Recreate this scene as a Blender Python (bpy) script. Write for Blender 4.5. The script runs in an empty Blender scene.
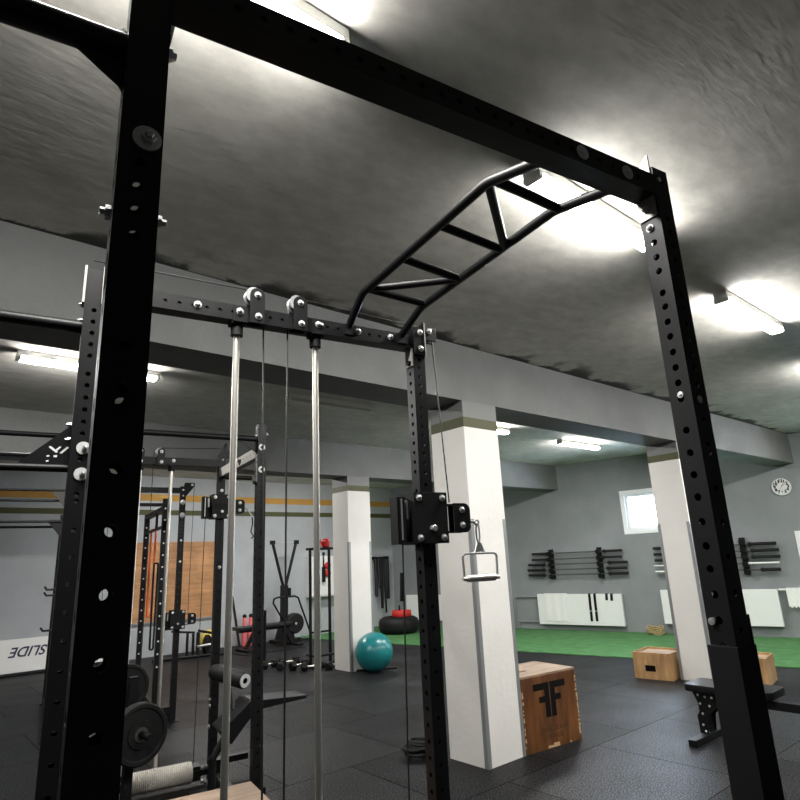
import bpy, bmesh, math, random
from math import sin, cos, pi, radians, sqrt
from mathutils import Vector, Matrix
random.seed(7)
scene = bpy.context.scene
COL = scene.collection

# ------------------------------------------------------------------ helpers
def tag(o, label=None, cat=None, group=None, kind=None):
    if label: o['label'] = label
    if cat: o['category'] = cat
    if group: o['group'] = group
    if kind: o['kind'] = kind
    return o

def empty(name, loc, rz=0.0, label=None, cat=None, group=None):
    o = bpy.data.objects.new(name, None)
    o.empty_display_size = 0.1
    o.location = loc
    o.rotation_euler = (0, 0, rz)
    COL.objects.link(o)
    return tag(o, label, cat, group)

def children(o):
    return [c for c in COL.objects if c.parent == o]

def copy_tree(o, parent=None):
    c = o.copy(); COL.objects.link(c)
    if parent: c.parent = parent
    for ch in children(o):
        copy_tree(ch, c)
    return c

def frame_of(d):
    d = Vector(d).normalized()
    a = Vector((0, 0, 1)) if abs(d.z) < 0.9 else Vector((1, 0, 0))
    u = d.cross(a).normalized(); v = d.cross(u).normalized()
    return d, u, v

class MB:
    """collects shapes into one mesh"""
    def __init__(s):
        s.bm = bmesh.new()
    def face(s, vs):
        try: return s.bm.faces.new(vs)
        except ValueError: return None
    def box(s, a, b, rz=0.0, piv=None):
        x0, y0, z0 = a; x1, y1, z1 = b
        P = [(x0,y0,z0),(x1,y0,z0),(x1,y1,z0),(x0,y1,z0),(x0,y0,z1),(x1,y0,z1),(x1,y1,z1),(x0,y1,z1)]
        if rz:
            px, py = piv if piv else ((x0+x1)/2, (y0+y1)/2)
            c, sn = cos(rz), sin(rz)
            P = [(px+c*(x-px)-sn*(y-py), py+sn*(x-px)+c*(y-py), z) for x, y, z in P]
        v = [s.bm.verts.new(p) for p in P]
        for f in ((3,2,1,0),(4,5,6,7),(0,1,5,4),(1,2,6,5),(2,3,7,6),(3,0,4,7)):
            s.face([v[i] for i in f])
        return s
    def hexa(s, pts):
        """eight corners: bottom four ccw, top four ccw"""
        v = [s.bm.verts.new(p) for p in pts]
        for f in ((3,2,1,0),(4,5,6,7),(0,1,5,4),(1,2,6,5),(2,3,7,6),(3,0,4,7)):
            s.face([v[i] for i in f])
        return s
    def prism(s, poly, d):
        """polygon of 3d points extruded by d"""
        d = Vector(d)
        A = [s.bm.verts.new(p) for p in poly]
        B = [s.bm.verts.new(Vector(p)+d) for p in poly]
        n = len(A)
        s.face(list(reversed(A))); s.face(B)
        for i in range(n):
            s.face([A[i], A[(i+1)%n], B[(i+1)%n], B[i]])
        return s
    def cyl(s, a, b, r, r2=None, n=16, cap=True):
        a, b = Vector(a), Vector(b)
        if r2 is None: r2 = r
        d, u, v = frame_of(b-a)
        A = [s.bm.verts.new(a+(u*cos(2*pi*i/n)+v*sin(2*pi*i/n))*r) for i in range(n)]
        B = [s.bm.verts.new(b+(u*cos(2*pi*i/n)+v*sin(2*pi*i/n))*r2) for i in range(n)]
        for i in range(n):
            s.face([A[i], A[(i+1)%n], B[(i+1)%n], B[i]])
        if cap:
            s.face(list(reversed(A))); s.face(B)
        return s
    def lathe(s, a, d, prof, n=24):
        """profile (distance along d, radius)"""
        a = Vector(a); d, u, v = frame_of(d)
        rings = []
        for t, r in prof:
            c = a+d*t
            if r < 1e-5: rings.append([s.bm.verts.new(c)])
            else: rings.append([s.bm.verts.new(c+(u*cos(2*pi*i/n)+v*sin(2*pi*i/n))*r) for i in range(n)])
        for R, Q in zip(rings, rings[1:]):
            for i in range(n):
                j = (i+1) % n
                if len(R) == 1 and len(Q) == 1: continue
                if len(R) == 1: s.face([R[0], Q[j], Q[i]])
                elif len(Q) == 1: s.face([R[i], R[j], Q[0]])
                else: s.face([R[i], R[j], Q[j], Q[i]])
        return s
    def tube(s, pts, r, n=8, closed=False):
        pts = [Vector(p) for p in pts]
        m = len(pts)
        rings = []
        d0 = (pts[1]-pts[0]).normalized()
        _, u, v = frame_of(d0)
        prev = d0
        for i, p in enumerate(pts):
            if closed: d = (pts[(i+1) % m]-pts[i-1]).normalized()
            elif i == 0: d = d0
            elif i == m-1: d = (pts[-1]-pts[-2]).normalized()
            else: d = ((pts[i+1]-p).normalized()+(p-pts[i-1]).normalized()).normalized()
            q = prev.rotation_difference(d); u = q @ u; v = q @ v; prev = d
            rings.append([s.bm.verts.new(p+(u*cos(2*pi*k/n)+v*sin(2*pi*k/n))*r) for k in range(n)])
        for i in range(m if closed else m-1):
            R, Q = rings[i], rings[(i+1) % m]
            for k in range(n):
                s.face([R[k], R[(k+1)%n], Q[(k+1)%n], Q[k]])
        if not closed:
            s.face(list(reversed(rings[0]))); s.face(rings[-1])
        return s
    def ball(s, c, r, sc=(1,1,1), u=24, v=14):
        c = Vector(c)
        prof = [(-cos(pi*i/v), sin(pi*i/v)) for i in range(v+1)]
        rings = []
        for z, q in prof:
            if q < 1e-5: rings.append([s.bm.verts.new(c+Vector((0,0,z*r*sc[2])))])
            else: rings.append([s.bm.verts.new(c+Vector((q*r*sc[0]*cos(2*pi*i/u), q*r*sc[1]*sin(2*pi*i/u), z*r*sc[2]))) for i in range(u)])
        for R, Q in zip(rings, rings[1:]):
            for i in range(u):
                j = (i+1) % u
                if len(R) == 1: s.face([R[0], Q[j], Q[i]])
                elif len(Q) == 1: s.face([R[i], R[j], Q[0]])
                else: s.face([R[i], R[j], Q[j], Q[i]])
        return s
    def torus(s, c, d, R, r, n=32, m=10):
        c = Vector(c); d, u, v = frame_of(d)
        return s.tube([c+(u*cos(2*pi*i/n)+v*sin(2*pi*i/n))*R for i in range(n)], r, m, closed=True)
    def plate_holes(s, o, eu, ev, nrm, w, z0, z1, holes, r, depth=0.004, seg=12):
        """strip of sheet metal: width along eu (0..w), length along ev (z0..z1); round holes at ev positions on the centre line"""
        o, eu, ev, nrm = Vector(o), Vector(eu), Vector(ev), Vector(nrm)
        P = lambda a, b, k=0.0: o+eu*a+ev*b-nrm*k
        hs = sorted(h for h in holes if z0+r*1.5 < h < z1-r*1.5)
        ok = []
        for h in hs:
            if not ok or h-ok[-1] > 2.3*r: ok.append(h)
        cuts = [z0]
        for i, h in enumerate(ok):
            lo = h-min(w/2, 1.6*r) if i == 0 else max((ok[i-1]+h)/2, h-w/2)
            hi = h+min(w/2, 1.6*r) if i == len(ok)-1 else min((ok[i+1]+h)/2, h+w/2)
            lo = max(lo, cuts[-1]); hi = min(hi, z1)
            if lo-cuts[-1] > 1e-5:
                s.face([s.bm.verts.new(P(a, b)) for a, b in ((0,cuts[-1]),(w,cuts[-1]),(w,lo),(0,lo))])
            # ring between the rectangle and the hole
            outer, inner, deep = [], [], []
            for k in range(seg):
                an = 2*pi*(k+0.5)/seg
                dx, dy = cos(an), sin(an)
                tx = (w/2)/abs(dx) if abs(dx) > 1e-6 else 1e9
                ty = ((hi-h) if dy > 0 else (h-lo))/abs(dy) if abs(dy) > 1e-6 else 1e9
                t = min(tx, ty)
                outer.append((w/2+dx*t, h+dy*t)); inner.append((w/2+dx*r, h+dy*r))
            O = [s.bm.verts.new(P(*q)) for q in outer]
            I = [s.bm.verts.new(P(*q)) for q in inner]
            D = [s.bm.verts.new(P(q[0], q[1], depth)) for q in inner]
            for k in range(seg):
                j = (k+1) % seg
                s.face([O[k], O[j], I[j], I[k]]); s.face([I[k], I[j], D[j], D[k]])
            # the four corners
            crn = [(w,hi),(0,hi),(0,lo),(w,lo)]
            for cx, cy in crn:
                best = sorted(range(seg), key=lambda k: (outer[k][0]-cx)**2+(outer[k][1]-cy)**2)
                for k in range(seg):
                    j = (k+1) % seg
                    a, b = outer[k], outer[j]
                    onx = lambda q: abs(q[0]-cx) < 1e-6
                    ony = lambda q: abs(q[1]-cy) < 1e-6
                    if (onx(a) and ony(b) and not ony(a)) or (ony(a) and onx(b) and not onx(a)):
                        s.face([s.bm.verts.new(P(cx, cy)), O[j], O[k]])
                        break
            cuts.append(hi)
        if z1-cuts[-1] > 1e-5:
            s.face([s.bm.verts.new(P(a, b)) for a, b in ((0,cuts[-1]),(w,cuts[-1]),(w,z1),(0,z1))])
        return s
    def build(s, name, mat, parent=None, smooth=False, bevel=0.0, angle=35):
        me = bpy.data.meshes.new(name)
        bmesh.ops.recalc_face_normals(s.bm, faces=s.bm.faces[:])
        if bevel > 0:
            ed = [e for e in s.bm.edges if len(e.link_faces) == 2 and e.calc_face_angle(0) > radians(30)]
            bmesh.ops.bevel(s.bm, geom=ed, offset=bevel, segments=2, affect='EDGES', profile=0.7)
        if smooth:
            for f in s.bm.faces: f.smooth = True
            for e in s.bm.edges:
                if len(e.link_faces) == 2 and e.calc_face_angle(0) > radians(angle): e.smooth = False
        s.bm.to_mesh(me); s.bm.free()
        me.materials.append(mat)
        o = bpy.data.objects.new(name, me)
        COL.objects.link(o)
        if parent: o.parent = parent
        return o

# ------------------------------------------------------------------ materials
def new_mat(name):
    m = bpy.data.materials.new(name); m.use_nodes = True
    nt = m.node_tree
    return m, nt, nt.nodes['Principled BSDF']

def simple(name, col, rough=0.5, metal=0.0, spec=0.5, bump=0.0, bscale=200.0, var=0.0, vscale=20.0, coat=0.0):
    m, nt, p = new_mat(name)
    p.inputs['Base Color'].default_value = (*col, 1)
    p.inputs['Roughness'].default_value = rough
    p.inputs['Metallic'].default_value = metal
    p.inputs['Specular IOR Level'].default_value = spec
    p.inputs['Coat Weight'].default_value = coat
    geo = nt.nodes.new('ShaderNodeNewGeometry')
    tc = nt.nodes.new('ShaderNodeTexCoord')
    if var > 0:
        n = nt.nodes.new('ShaderNodeTexNoise'); n.inputs['Scale'].default_value = vscale; n.inputs['Detail'].default_value = 6
        nt.links.new(tc.outputs['Object'], n.inputs['Vector'])
        r = nt.nodes.new('ShaderNodeMapRange'); r.inputs['From Min'].default_value = .3; r.inputs['From Max'].default_value = .7
        r.inputs['To Min'].default_value = 1-var; r.inputs['To Max'].default_value = 1+var
        nt.links.new(n.outputs['Fac'], r.inputs['Value'])
        mx = nt.nodes.new('ShaderNodeVectorMath'); mx.operation = 'SCALE'
        mx.inputs[0].default_value = col
        nt.links.new(r.outputs['Result'], mx.inputs['Scale'])
        nt.links.new(mx.outputs['Vector'], p.inputs['Base Color'])
    if bump > 0:
        n = nt.nodes.new('ShaderNodeTexNoise'); n.inputs['Scale'].default_value = bscale; n.inputs['Detail'].default_value = 5
        nt.links.new(tc.outputs['Object'], n.inputs['Vector'])
        b = nt.nodes.new('ShaderNodeBump'); b.inputs['Strength'].default_value = bump; b.inputs['Distance'].default_value = 0.01
        nt.links.new(n.outputs['Fac'], b.inputs['Height']); nt.links.new(b.outputs['Normal'], p.inputs['Normal'])
    return m

def bands(name, stops, rough=0.7, bump=0.15, bscale=30.0, var=0.06):
    """paint in horizontal bands by height: stops = [(z, colour)...] colour holds from z upward"""
    m, nt, p = new_mat(name)
    p.inputs['Roughness'].default_value = rough
    geo = nt.nodes.new('ShaderNodeNewGeometry')
    sep = nt.nodes.new('ShaderNodeSeparateXYZ'); nt.links.new(geo.outputs['Position'], sep.inputs['Vector'])
    dv = nt.nodes.new('ShaderNodeMath'); dv.operation = 'DIVIDE'; dv.inputs[1].default_value = 4.0
    nt.links.new(sep.outputs['Z'], dv.inputs[0])
    cr = nt.nodes.new('ShaderNodeValToRGB'); cr.color_ramp.interpolation = 'CONSTANT'
    el = cr.color_ramp.elements
    while len(el) > 1: el.remove(el[-1])
    el[0].position = 0; el[0].color = (*stops[0][1], 1)
    for z, c in stops[1:]:
        e = el.new(z/4.0); e.color = (*c, 1)
    nt.links.new(dv.outputs[0], cr.inputs['Fac'])
    n = nt.nodes.new('ShaderNodeTexNoise'); n.inputs['Scale'].default_value = 2.2; n.inputs['Detail'].default_value = 8
    nt.links.new(geo.outputs['Position'], n.inputs['Vector'])
    r = nt.nodes.new('ShaderNodeMapRange'); r.inputs['From Min'].default_value = .3; r.inputs['From Max'].default_value = .7
    r.inputs['To Min'].default_value = 1-var; r.inputs['To Max'].default_value = 1+var
    nt.links.new(n.outputs['Fac'], r.inputs['Value'])
    mx = nt.nodes.new('ShaderNodeVectorMath'); mx.operation = 'SCALE'
    nt.links.new(cr.outputs['Color'], mx.inputs[0]); nt.links.new(r.outputs['Result'], mx.inputs['Scale'])
    nt.links.new(mx.outputs['Vector'], p.inputs['Base Color'])
    n2 = nt.nodes.new('ShaderNodeTexNoise'); n2.inputs['Scale'].default_value = bscale; n2.inputs['Detail'].default_value = 6
    nt.links.new(geo.outputs['Position'], n2.inputs['Vector'])
    b = nt.nodes.new('ShaderNodeBump'); b.inputs['Strength'].default_value = bump; b.inputs['Distance'].default_value = 0.02
    nt.links.new(n2.outputs['Fac'], b.inputs['Height']); nt.links.new(b.outputs['Normal'], p.inputs['Normal'])
    return m

GREY = (0.225, 0.24, 0.25)
OLIVE = (0.07, 0.072, 0.024)
M = {}
M['bar_steel'] = simple('dark_bar_steel', (0.10, 0.10, 0.10), 0.4, 0.7)
M['dark_steel'] = simple('dark_steel_and_lit_gusset', (0.035, 0.034, 0.028), 0.7)
M['powder'] = simple('black_powder_coat', (0.005, 0.0052, 0.0058), 0.45, 0.0, 0.27, bump=0.04, bscale=900)
M['matte'] = simple('black_matte', (0.005, 0.005, 0.0055), 0.6, spec=.25)
M['rubber'] = simple('black_rubber', (0.006, 0.006, 0.0065), 0.6, spec=.3, bump=.1, bscale=300)
M['vinyl'] = simple('black_vinyl', (0.005, 0.005, 0.006), 0.4, spec=.35, bump=.1, bscale=400)
M['chrome'] = simple('polished_steel', (0.80, 0.77, 0.70), 0.42, 1.0)
M['zinc'] = simple('zinc_plated', (0.62, 0.63, 0.62), 0.38, 0.85)
M['washer'] = simple('washer_zinc', (0.62, 0.63, 0.62), 0.55, 0.3)
M['cable'] = simple('black_cable', (0.012, 0.012, 0.012), 0.45)
M['plateside'] = simple('pale_grey_face', (0.36, 0.345, 0.32), 0.5, 0.35)
M['white_enamel'] = simple('white_enamel', (0.80, 0.81, 0.80), 0.35)
M['white_cloth'] = simple('white_towelling', (0.84, 0.84, 0.82), 0.9)
M['white_panel'] = simple('white_panel', (0.76, 0.76, 0.75), 0.5)
M['white_mark'] = simple('white_print', (0.8, 0.8, 0.78), 0.6)
M['navy_mark'] = simple('dark_blue_print', (0.02, 0.02, 0.06), 0.6)
M['black_mark_and_shade'] = simple('black_print_and_shade', (0.004, 0.004, 0.004), 0.8, spec=.1)
M['faded_mark'] = simple('faded_brown_print', (0.055, 0.026, 0.009), 0.7)
M['guard'] = simple('aluminium_corner', (0.33, 0.34, 0.34), 0.45, 0.5)
M['red'] = simple('red_rubber', (0.55, 0.025, 0.02), 0.5)
M['pink'] = simple('coral_foam', (0.78, 0.16, 0.17), 0.6)
M['orange'] = simple('orange_red_band', (0.9, 0.14, 0.03), 0.6)
M['yellow'] = simple('yellow_vinyl', (0.72, 0.56, 0.12), 0.5)
M['teal'] = simple('teal_vinyl', (0.012, 0.20, 0.21), 0.28, spec=0.6, var=0.15, vscale=4)
M['sand'] = simple('ribbed_sand_roller', (0.50, 0.47, 0.42), 0.7, bump=.3, bscale=150)
M['tan'] = simple('tan_rope', (0.36, 0.27, 0.13), 0.9)
M['frame_white'] = simple('white_window_frame', (0.82, 0.84, 0.86), 0.4)
M['housing'] = simple('grey_light_housing', (0.75, 0.75, 0.73), 0.5)

def emit(name, col, st):
    m = bpy.data.materials.new(name); m.use_nodes = True
    nt = m.node_tree; nt.nodes.clear()
    o = nt.nodes.new('ShaderNodeOutputMaterial'); e = nt.nodes.new('ShaderNodeEmission')
    e.inputs['Color'].default_value = (*col, 1); e.inputs['Strength'].default_value = st
    nt.links.new(e.outputs[0], o.inputs[0])
    return m
LED = 82.0
M['led'] = emit('led_diffuser', (1.0, 0.98, 0.945), LED)
M['led_side'] = emit('led_diffuser_side', (1.0, 0.98, 0.945), LED*.62)
M['led_off'] = simple('unlit_diffuser', (0.5, 0.5, 0.47), 0.4)

def plywood(name, c1, c2, rough, grain_axis, worn=None):
    m, nt, p = new_mat(name)
    tc = nt.nodes.new('ShaderNodeTexCoord')
    mp = nt.nodes.new('ShaderNodeMapping')
    sc = [9.0, 9.0, 9.0]; sc[grain_axis] = 1.2
    mp.inputs['Scale'].default_value = sc
    nt.links.new(tc.outputs['Object'], mp.inputs['Vector'])
    n = nt.nodes.new('ShaderNodeTexNoise'); n.inputs['Scale'].default_value = 2.2; n.inputs['Detail'].default_value = 9; n.inputs['Distortion'].default_value = 0.6
    nt.links.new(mp.outputs['Vector'], n.inputs['Vector'])
    cr = nt.nodes.new('ShaderNodeValToRGB')
    cr.color_ramp.elements[0].position = .34; cr.color_ramp.elements[0].color = (*c1, 1)
    cr.color_ramp.elements[1].position = .68; cr.color_ramp.elements[1].color = (*c2, 1)
    nt.links.new(n.outputs['Fac'], cr.inputs['Fac'])
    out = cr.outputs['Color']
    n2 = nt.nodes.new('ShaderNodeTexNoise'); n2.inputs['Scale'].default_value = 3.0; n2.inputs['Detail'].default_value = 3
    nt.links.new(tc.outputs['Object'], n2.inputs['Vector'])
    mr = nt.nodes.new('ShaderNodeMapRange'); mr.inputs['From Min'].default_value = .3; mr.inputs['From Max'].default_value = .7
    mr.inputs['To Min'].default_value = .75; mr.inputs['To Max'].default_value = 1.2
    nt.links.new(n2.outputs['Fac'], mr.inputs['Value'])
    mx = nt.nodes.new('ShaderNodeVectorMath'); mx.operation = 'SCALE'
    nt.links.new(out, mx.inputs[0]); nt.links.new(mr.outputs['Result'], mx.inputs['Scale'])
    nt.links.new(mx.outputs['Vector'], p.inputs['Base Color'])
    p.inputs['Roughness'].default_value = rough
    return m
M['ply_dark'] = plywood('stained_plywood', (0.07, 0.025, 0.005), (0.165, 0.062, 0.014), 0.5, 2)
M['ply_top'] = plywood('worn_plywood_top', (0.25, 0.165, 0.105), (0.36, 0.255, 0.175), 0.55, 0)
M['ply_pale'] = plywood('pale_plywood', (0.34, 0.19, 0.075), (0.52, 0.31, 0.14), 0.6, 2)
M['ply_board'] = plywood('orange_plywood', (0.36, 0.18, 0.075), (0.50, 0.26, 0.115), 0.6, 0)
M['ply_edge'] = simple('chipped_edge', (0.55, 0.36, 0.19), 0.8)

# ceiling plaster
def plaster():
    m, nt, p = new_mat('rough_grey_plaster')
    geo = nt.nodes.new('ShaderNodeNewGeometry')
    n = nt.nodes.new('ShaderNodeTexNoise'); n.inputs['Scale'].default_value = 1.3; n.inputs['Detail'].default_value = 10; n.inputs['Roughness'].default_value = .62
    nt.links.new(geo.outputs['Position'], n.inputs['Vector'])
    cr = nt.nodes.new('ShaderNodeValToRGB')
    cr.color_ramp.elements[0].position = .3; cr.color_ramp.elements[0].color = (0.47, 0.46, 0.415, 1)
    cr.color_ramp.elements[1].position = .7; cr.color_ramp.elements[1].color = (0.65, 0.635, 0.58, 1)
    nt.links.new(n.outputs['Fac'], cr.inputs['Fac'])
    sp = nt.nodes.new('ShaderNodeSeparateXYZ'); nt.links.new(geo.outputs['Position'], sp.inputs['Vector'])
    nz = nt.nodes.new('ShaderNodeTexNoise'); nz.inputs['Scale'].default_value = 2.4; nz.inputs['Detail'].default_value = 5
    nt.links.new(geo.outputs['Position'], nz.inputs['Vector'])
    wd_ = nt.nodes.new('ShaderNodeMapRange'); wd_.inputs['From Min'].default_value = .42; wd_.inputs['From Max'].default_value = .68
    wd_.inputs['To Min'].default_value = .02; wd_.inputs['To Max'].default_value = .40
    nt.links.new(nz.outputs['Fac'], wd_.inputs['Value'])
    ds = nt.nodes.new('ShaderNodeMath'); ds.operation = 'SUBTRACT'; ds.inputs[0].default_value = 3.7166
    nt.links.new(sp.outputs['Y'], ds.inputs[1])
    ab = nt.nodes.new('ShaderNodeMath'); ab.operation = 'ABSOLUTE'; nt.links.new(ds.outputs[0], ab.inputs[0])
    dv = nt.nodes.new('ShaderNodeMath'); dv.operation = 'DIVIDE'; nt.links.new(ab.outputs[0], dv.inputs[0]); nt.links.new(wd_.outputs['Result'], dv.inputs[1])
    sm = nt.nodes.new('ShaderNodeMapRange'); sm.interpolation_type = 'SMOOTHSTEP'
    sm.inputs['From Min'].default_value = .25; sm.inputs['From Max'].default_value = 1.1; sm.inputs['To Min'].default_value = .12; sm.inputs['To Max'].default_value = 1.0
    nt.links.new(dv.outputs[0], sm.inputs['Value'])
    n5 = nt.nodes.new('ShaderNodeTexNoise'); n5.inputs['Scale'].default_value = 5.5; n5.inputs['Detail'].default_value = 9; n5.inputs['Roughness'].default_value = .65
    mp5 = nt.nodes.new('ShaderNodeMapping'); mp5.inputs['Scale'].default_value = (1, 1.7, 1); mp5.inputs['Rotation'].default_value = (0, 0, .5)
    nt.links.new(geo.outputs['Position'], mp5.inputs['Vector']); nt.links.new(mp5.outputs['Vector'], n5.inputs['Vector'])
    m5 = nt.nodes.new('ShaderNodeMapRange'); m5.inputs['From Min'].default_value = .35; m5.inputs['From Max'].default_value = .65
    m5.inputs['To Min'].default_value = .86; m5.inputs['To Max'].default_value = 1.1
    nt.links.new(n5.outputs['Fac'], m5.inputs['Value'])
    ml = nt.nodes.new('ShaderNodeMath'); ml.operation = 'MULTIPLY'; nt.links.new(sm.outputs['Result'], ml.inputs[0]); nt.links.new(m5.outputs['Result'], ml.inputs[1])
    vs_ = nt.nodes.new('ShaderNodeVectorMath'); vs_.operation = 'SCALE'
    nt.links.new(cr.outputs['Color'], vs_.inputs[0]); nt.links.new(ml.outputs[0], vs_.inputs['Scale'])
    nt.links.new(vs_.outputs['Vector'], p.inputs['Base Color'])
    p.inputs['Roughness'].default_value = .85
    mp = nt.nodes.new('ShaderNodeMapping'); mp.inputs['Scale'].default_value = (1, 2.6, 1); mp.inputs['Rotation'].default_value = (0, 0, .4)
    nt.links.new(geo.outputs['Position'], mp.inputs['Vector'])
    n2 = nt.nodes.new('ShaderNodeTexNoise'); n2.inputs['Scale'].default_value = 9; n2.inputs['Detail'].default_value = 10; n2.inputs['Distortion'].default_value = .15
    nt.links.new(mp.outputs['Vector'], n2.inputs['Vector'])
    b = nt.nodes.new('ShaderNodeBump'); b.inputs['Strength'].default_value = .16; b.inputs['Distance'].default_value = .012
    nt.links.new(n2.outputs['Fac'], b.inputs['Height']); nt.links.new(b.outputs['Normal'], p.inputs['Normal'])
    return m
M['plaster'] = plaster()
M['beam'] = bands('beam_paint', [(0, (0.165, 0.17, 0.165))], .8, .2, 24, .12)
M['pillar'] = bands('pillar_paint', [(0, (0.79, 0.77, 0.73)), (2.805, OLIVE), (2.905, (0.185, 0.19, 0.185))], .6, .12, 18, .03)
M['wall_b'] = bands('back_wall_paint', [(0, (0.39, 0.41, 0.43)), (2.79, OLIVE), (2.895, (0.40, 0.42, 0.44)), (3.09, (0.50, 0.27, 0.05)), (3.232, (0.37, 0.385, 0.395))], .7, .12, 20)
M['wall_r'] = bands('grey_wall_paint', [(0, GREY)], .75, .15, 20, .08)

def rubber_floor():
    m, nt, p = new_mat('speckled_rubber_tiles')
    geo = nt.nodes.new('ShaderNodeNewGeometry')
    mp = nt.nodes.new('ShaderNodeMapping'); mp.inputs['Location'].default_value = (0.35, -4.63+1.2*10, 0)
    nt.links.new(geo.outputs['Position'], mp.inputs['Vector'])
    br = nt.nodes.new('ShaderNodeTexBrick')
    br.inputs['Scale'].default_value = 1.0; br.inputs['Brick Width'].default_value = 1.2; br.inputs['Row Height'].default_value = 1.2
    br.inputs['Mortar Size'].default_value = 0.005; br.inputs['Mortar Smooth'].default_value = .3; br.inputs['Bias'].default_value = -.2
    br.inputs['Color1'].default_value = (0.010, 0.0105, 0.0115, 1); br.inputs['Color2'].default_value = (0.0058, 0.0062, 0.0068, 1)
    br.inputs['Mortar'].default_value = (0.0006, 0.0006, 0.0006, 1)
    nt.links.new(mp.outputs['Vector'], br.inputs['Vector'])
    n = nt.nodes.new('ShaderNodeTexNoise'); n.inputs['Scale'].default_value = 90; n.inputs['Detail'].default_value = 2
    nt.links.new(geo.outputs['Position'], n.inputs['Vector'])
    cr = nt.nodes.new('ShaderNodeValToRGB')
    cr.color_ramp.elements[0].position = .5; cr.color_ramp.elements[0].color = (.6, .6, .6, 1)
    cr.color_ramp.elements[1].position = .74; cr.color_ramp.elements[1].color = (5.5, 5.5, 5.7, 1)
    nt.links.new(n.outputs['Fac'], cr.inputs['Fac'])
    n3 = nt.nodes.new('ShaderNodeTexNoise'); n3.inputs['Scale'].default_value = 1.6; n3.inputs['Detail'].default_value = 7
    nt.links.new(geo.outputs['Position'], n3.inputs['Vector'])
    mr = nt.nodes.new('ShaderNodeMapRange'); mr.inputs['From Min'].default_value = .3; mr.inputs['From Max'].default_value = .7
    mr.inputs['To Min'].default_value = .75; mr.inputs['To Max'].default_value = 1.25
    nt.links.new(n3.outputs['Fac'], mr.inputs['Value'])
    a = nt.nodes.new('ShaderNodeVectorMath'); a.operation = 'MULTIPLY'
    nt.links.new(br.outputs['Color'], a.inputs[0]); nt.links.new(cr.outputs['Color'], a.inputs[1])
    c = nt.nodes.new('ShaderNodeVectorMath'); c.operation = 'SCALE'
    nt.links.new(a.outputs['Vector'], c.inputs[0]); nt.links.new(mr.outputs['Result'], c.inputs['Scale'])
    nt.links.new(c.outputs['Vector'], p.inputs['Base Color'])
    rr = nt.nodes.new('ShaderNodeMapRange'); rr.inputs['From Min'].default_value = .3; rr.inputs['From Max'].default_value = .7
    rr.inputs['To Min'].default_value = .42; rr.inputs['To Max'].default_value = .58
    nt.links.new(n3.outputs['Fac'], rr.inputs['Value']); nt.links.new(rr.outputs['Result'], p.inputs['Roughness'])
    sx = nt.nodes.new('ShaderNodeSeparateXYZ'); nt.links.new(c.outputs['Vector'], sx.inputs['Vector'])
    sg = nt.nodes.new('ShaderNodeMath'); sg.operation = 'MULTIPLY'; sg.inputs[1].default_value = 17.0; sg.use_clamp = True
    nt.links.new(sx.outputs['X'], sg.inputs[0]); nt.links.new(sg.outputs[0], p.inputs['Specular IOR Level'])
    n4 = nt.nodes.new('ShaderNodeTexNoise'); n4.inputs['Scale'].default_value = 120; n4.inputs['Detail'].default_value = 4
    nt.links.new(geo.outputs['Position'], n4.inputs['Vector'])
    b = nt.nodes.new('ShaderNodeBump'); b.inputs['Strength'].default_value = .35; b.inputs['Distance'].default_value = .006
    nt.links.new(n4.outputs['Fac'], b.inputs['Height'])
    b2 = nt.nodes.new('ShaderNodeBump'); b2.inputs['Strength'].default_value = .6; b2.inputs['Distance'].default_value = .004; b2.invert = True
    nt.links.new(br.outputs['Fac'], b2.inputs['Height']); nt.links.new(b.outputs['Normal'], b2.inputs['Normal'])
    nt.links.new(b2.outputs['Normal'], p.inputs['Normal'])
    return m
M['floor'] = rubber_floor()
M['turf'] = simple('green_turf', (0.050, 0.165, 0.048), 0.9, bump=.6, bscale=250, var=.22, vscale=5)

# ------------------------------------------------------------------ places (room frame: X along the beams, Y away, camera above the origin)
ZC, ZB = 3.6113, 3.0604
Y1, Y1b, Y2, Y2b, YB = 3.7166, 4.1541, 8.2718, 8.7291, 13.15
XW = 12.7323
WA = radians(-11.7505)
XL, YF = -7.0, -6.0
WDx, WDy = sin(WA), cos(WA)
wnx, wny = -cos(WA), sin(WA)
def wallpt(s, z, off=0.0):
    return (XW+WDx*s+wnx*off, Y1+WDy*s+wny*off, z)
# a frame on the right wall: local x runs along the wall to the viewer's right (towards -s), local y into the wall, z up
def wall_rot():
    # local x = -WD, local y = -inward normal
    return math.atan2(-WDy, -WDx)
RZW = wall_rot()
TH = radians(9.5539)
def rig(x, y, z=0.0):
    return (cos(TH)*x+sin(TH)*y, -sin(TH)*x+cos(TH)*y, z)
def wx(y): return XW+math.tan(WA)*(y-Y1)

# ------------------------------------------------------------------ shell
def structure(o, label=None):
    o['kind'] = 'structure'
    if label: o['label'] = label
    return o
structure(MB().box((XL-.3, YF-.3, -.2), (15.5, YB+.3, 0)).build('floor', M['floor']))
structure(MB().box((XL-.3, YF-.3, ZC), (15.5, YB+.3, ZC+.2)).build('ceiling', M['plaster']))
structure(MB().box((XL-.3, YB, 0), (wx(YB)+.4, YB+.3, ZC)).build('wall_back', M['wall_b']))
structure(MB().box((XL-.3, YF-.3, 0), (XL, YB, ZC)).build('wall_left', M['wall_r']))
structure(MB().box((XL, YF-.3, 0), (15.5, YF, ZC)).build('wall_front', M['wall_r']))
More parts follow.
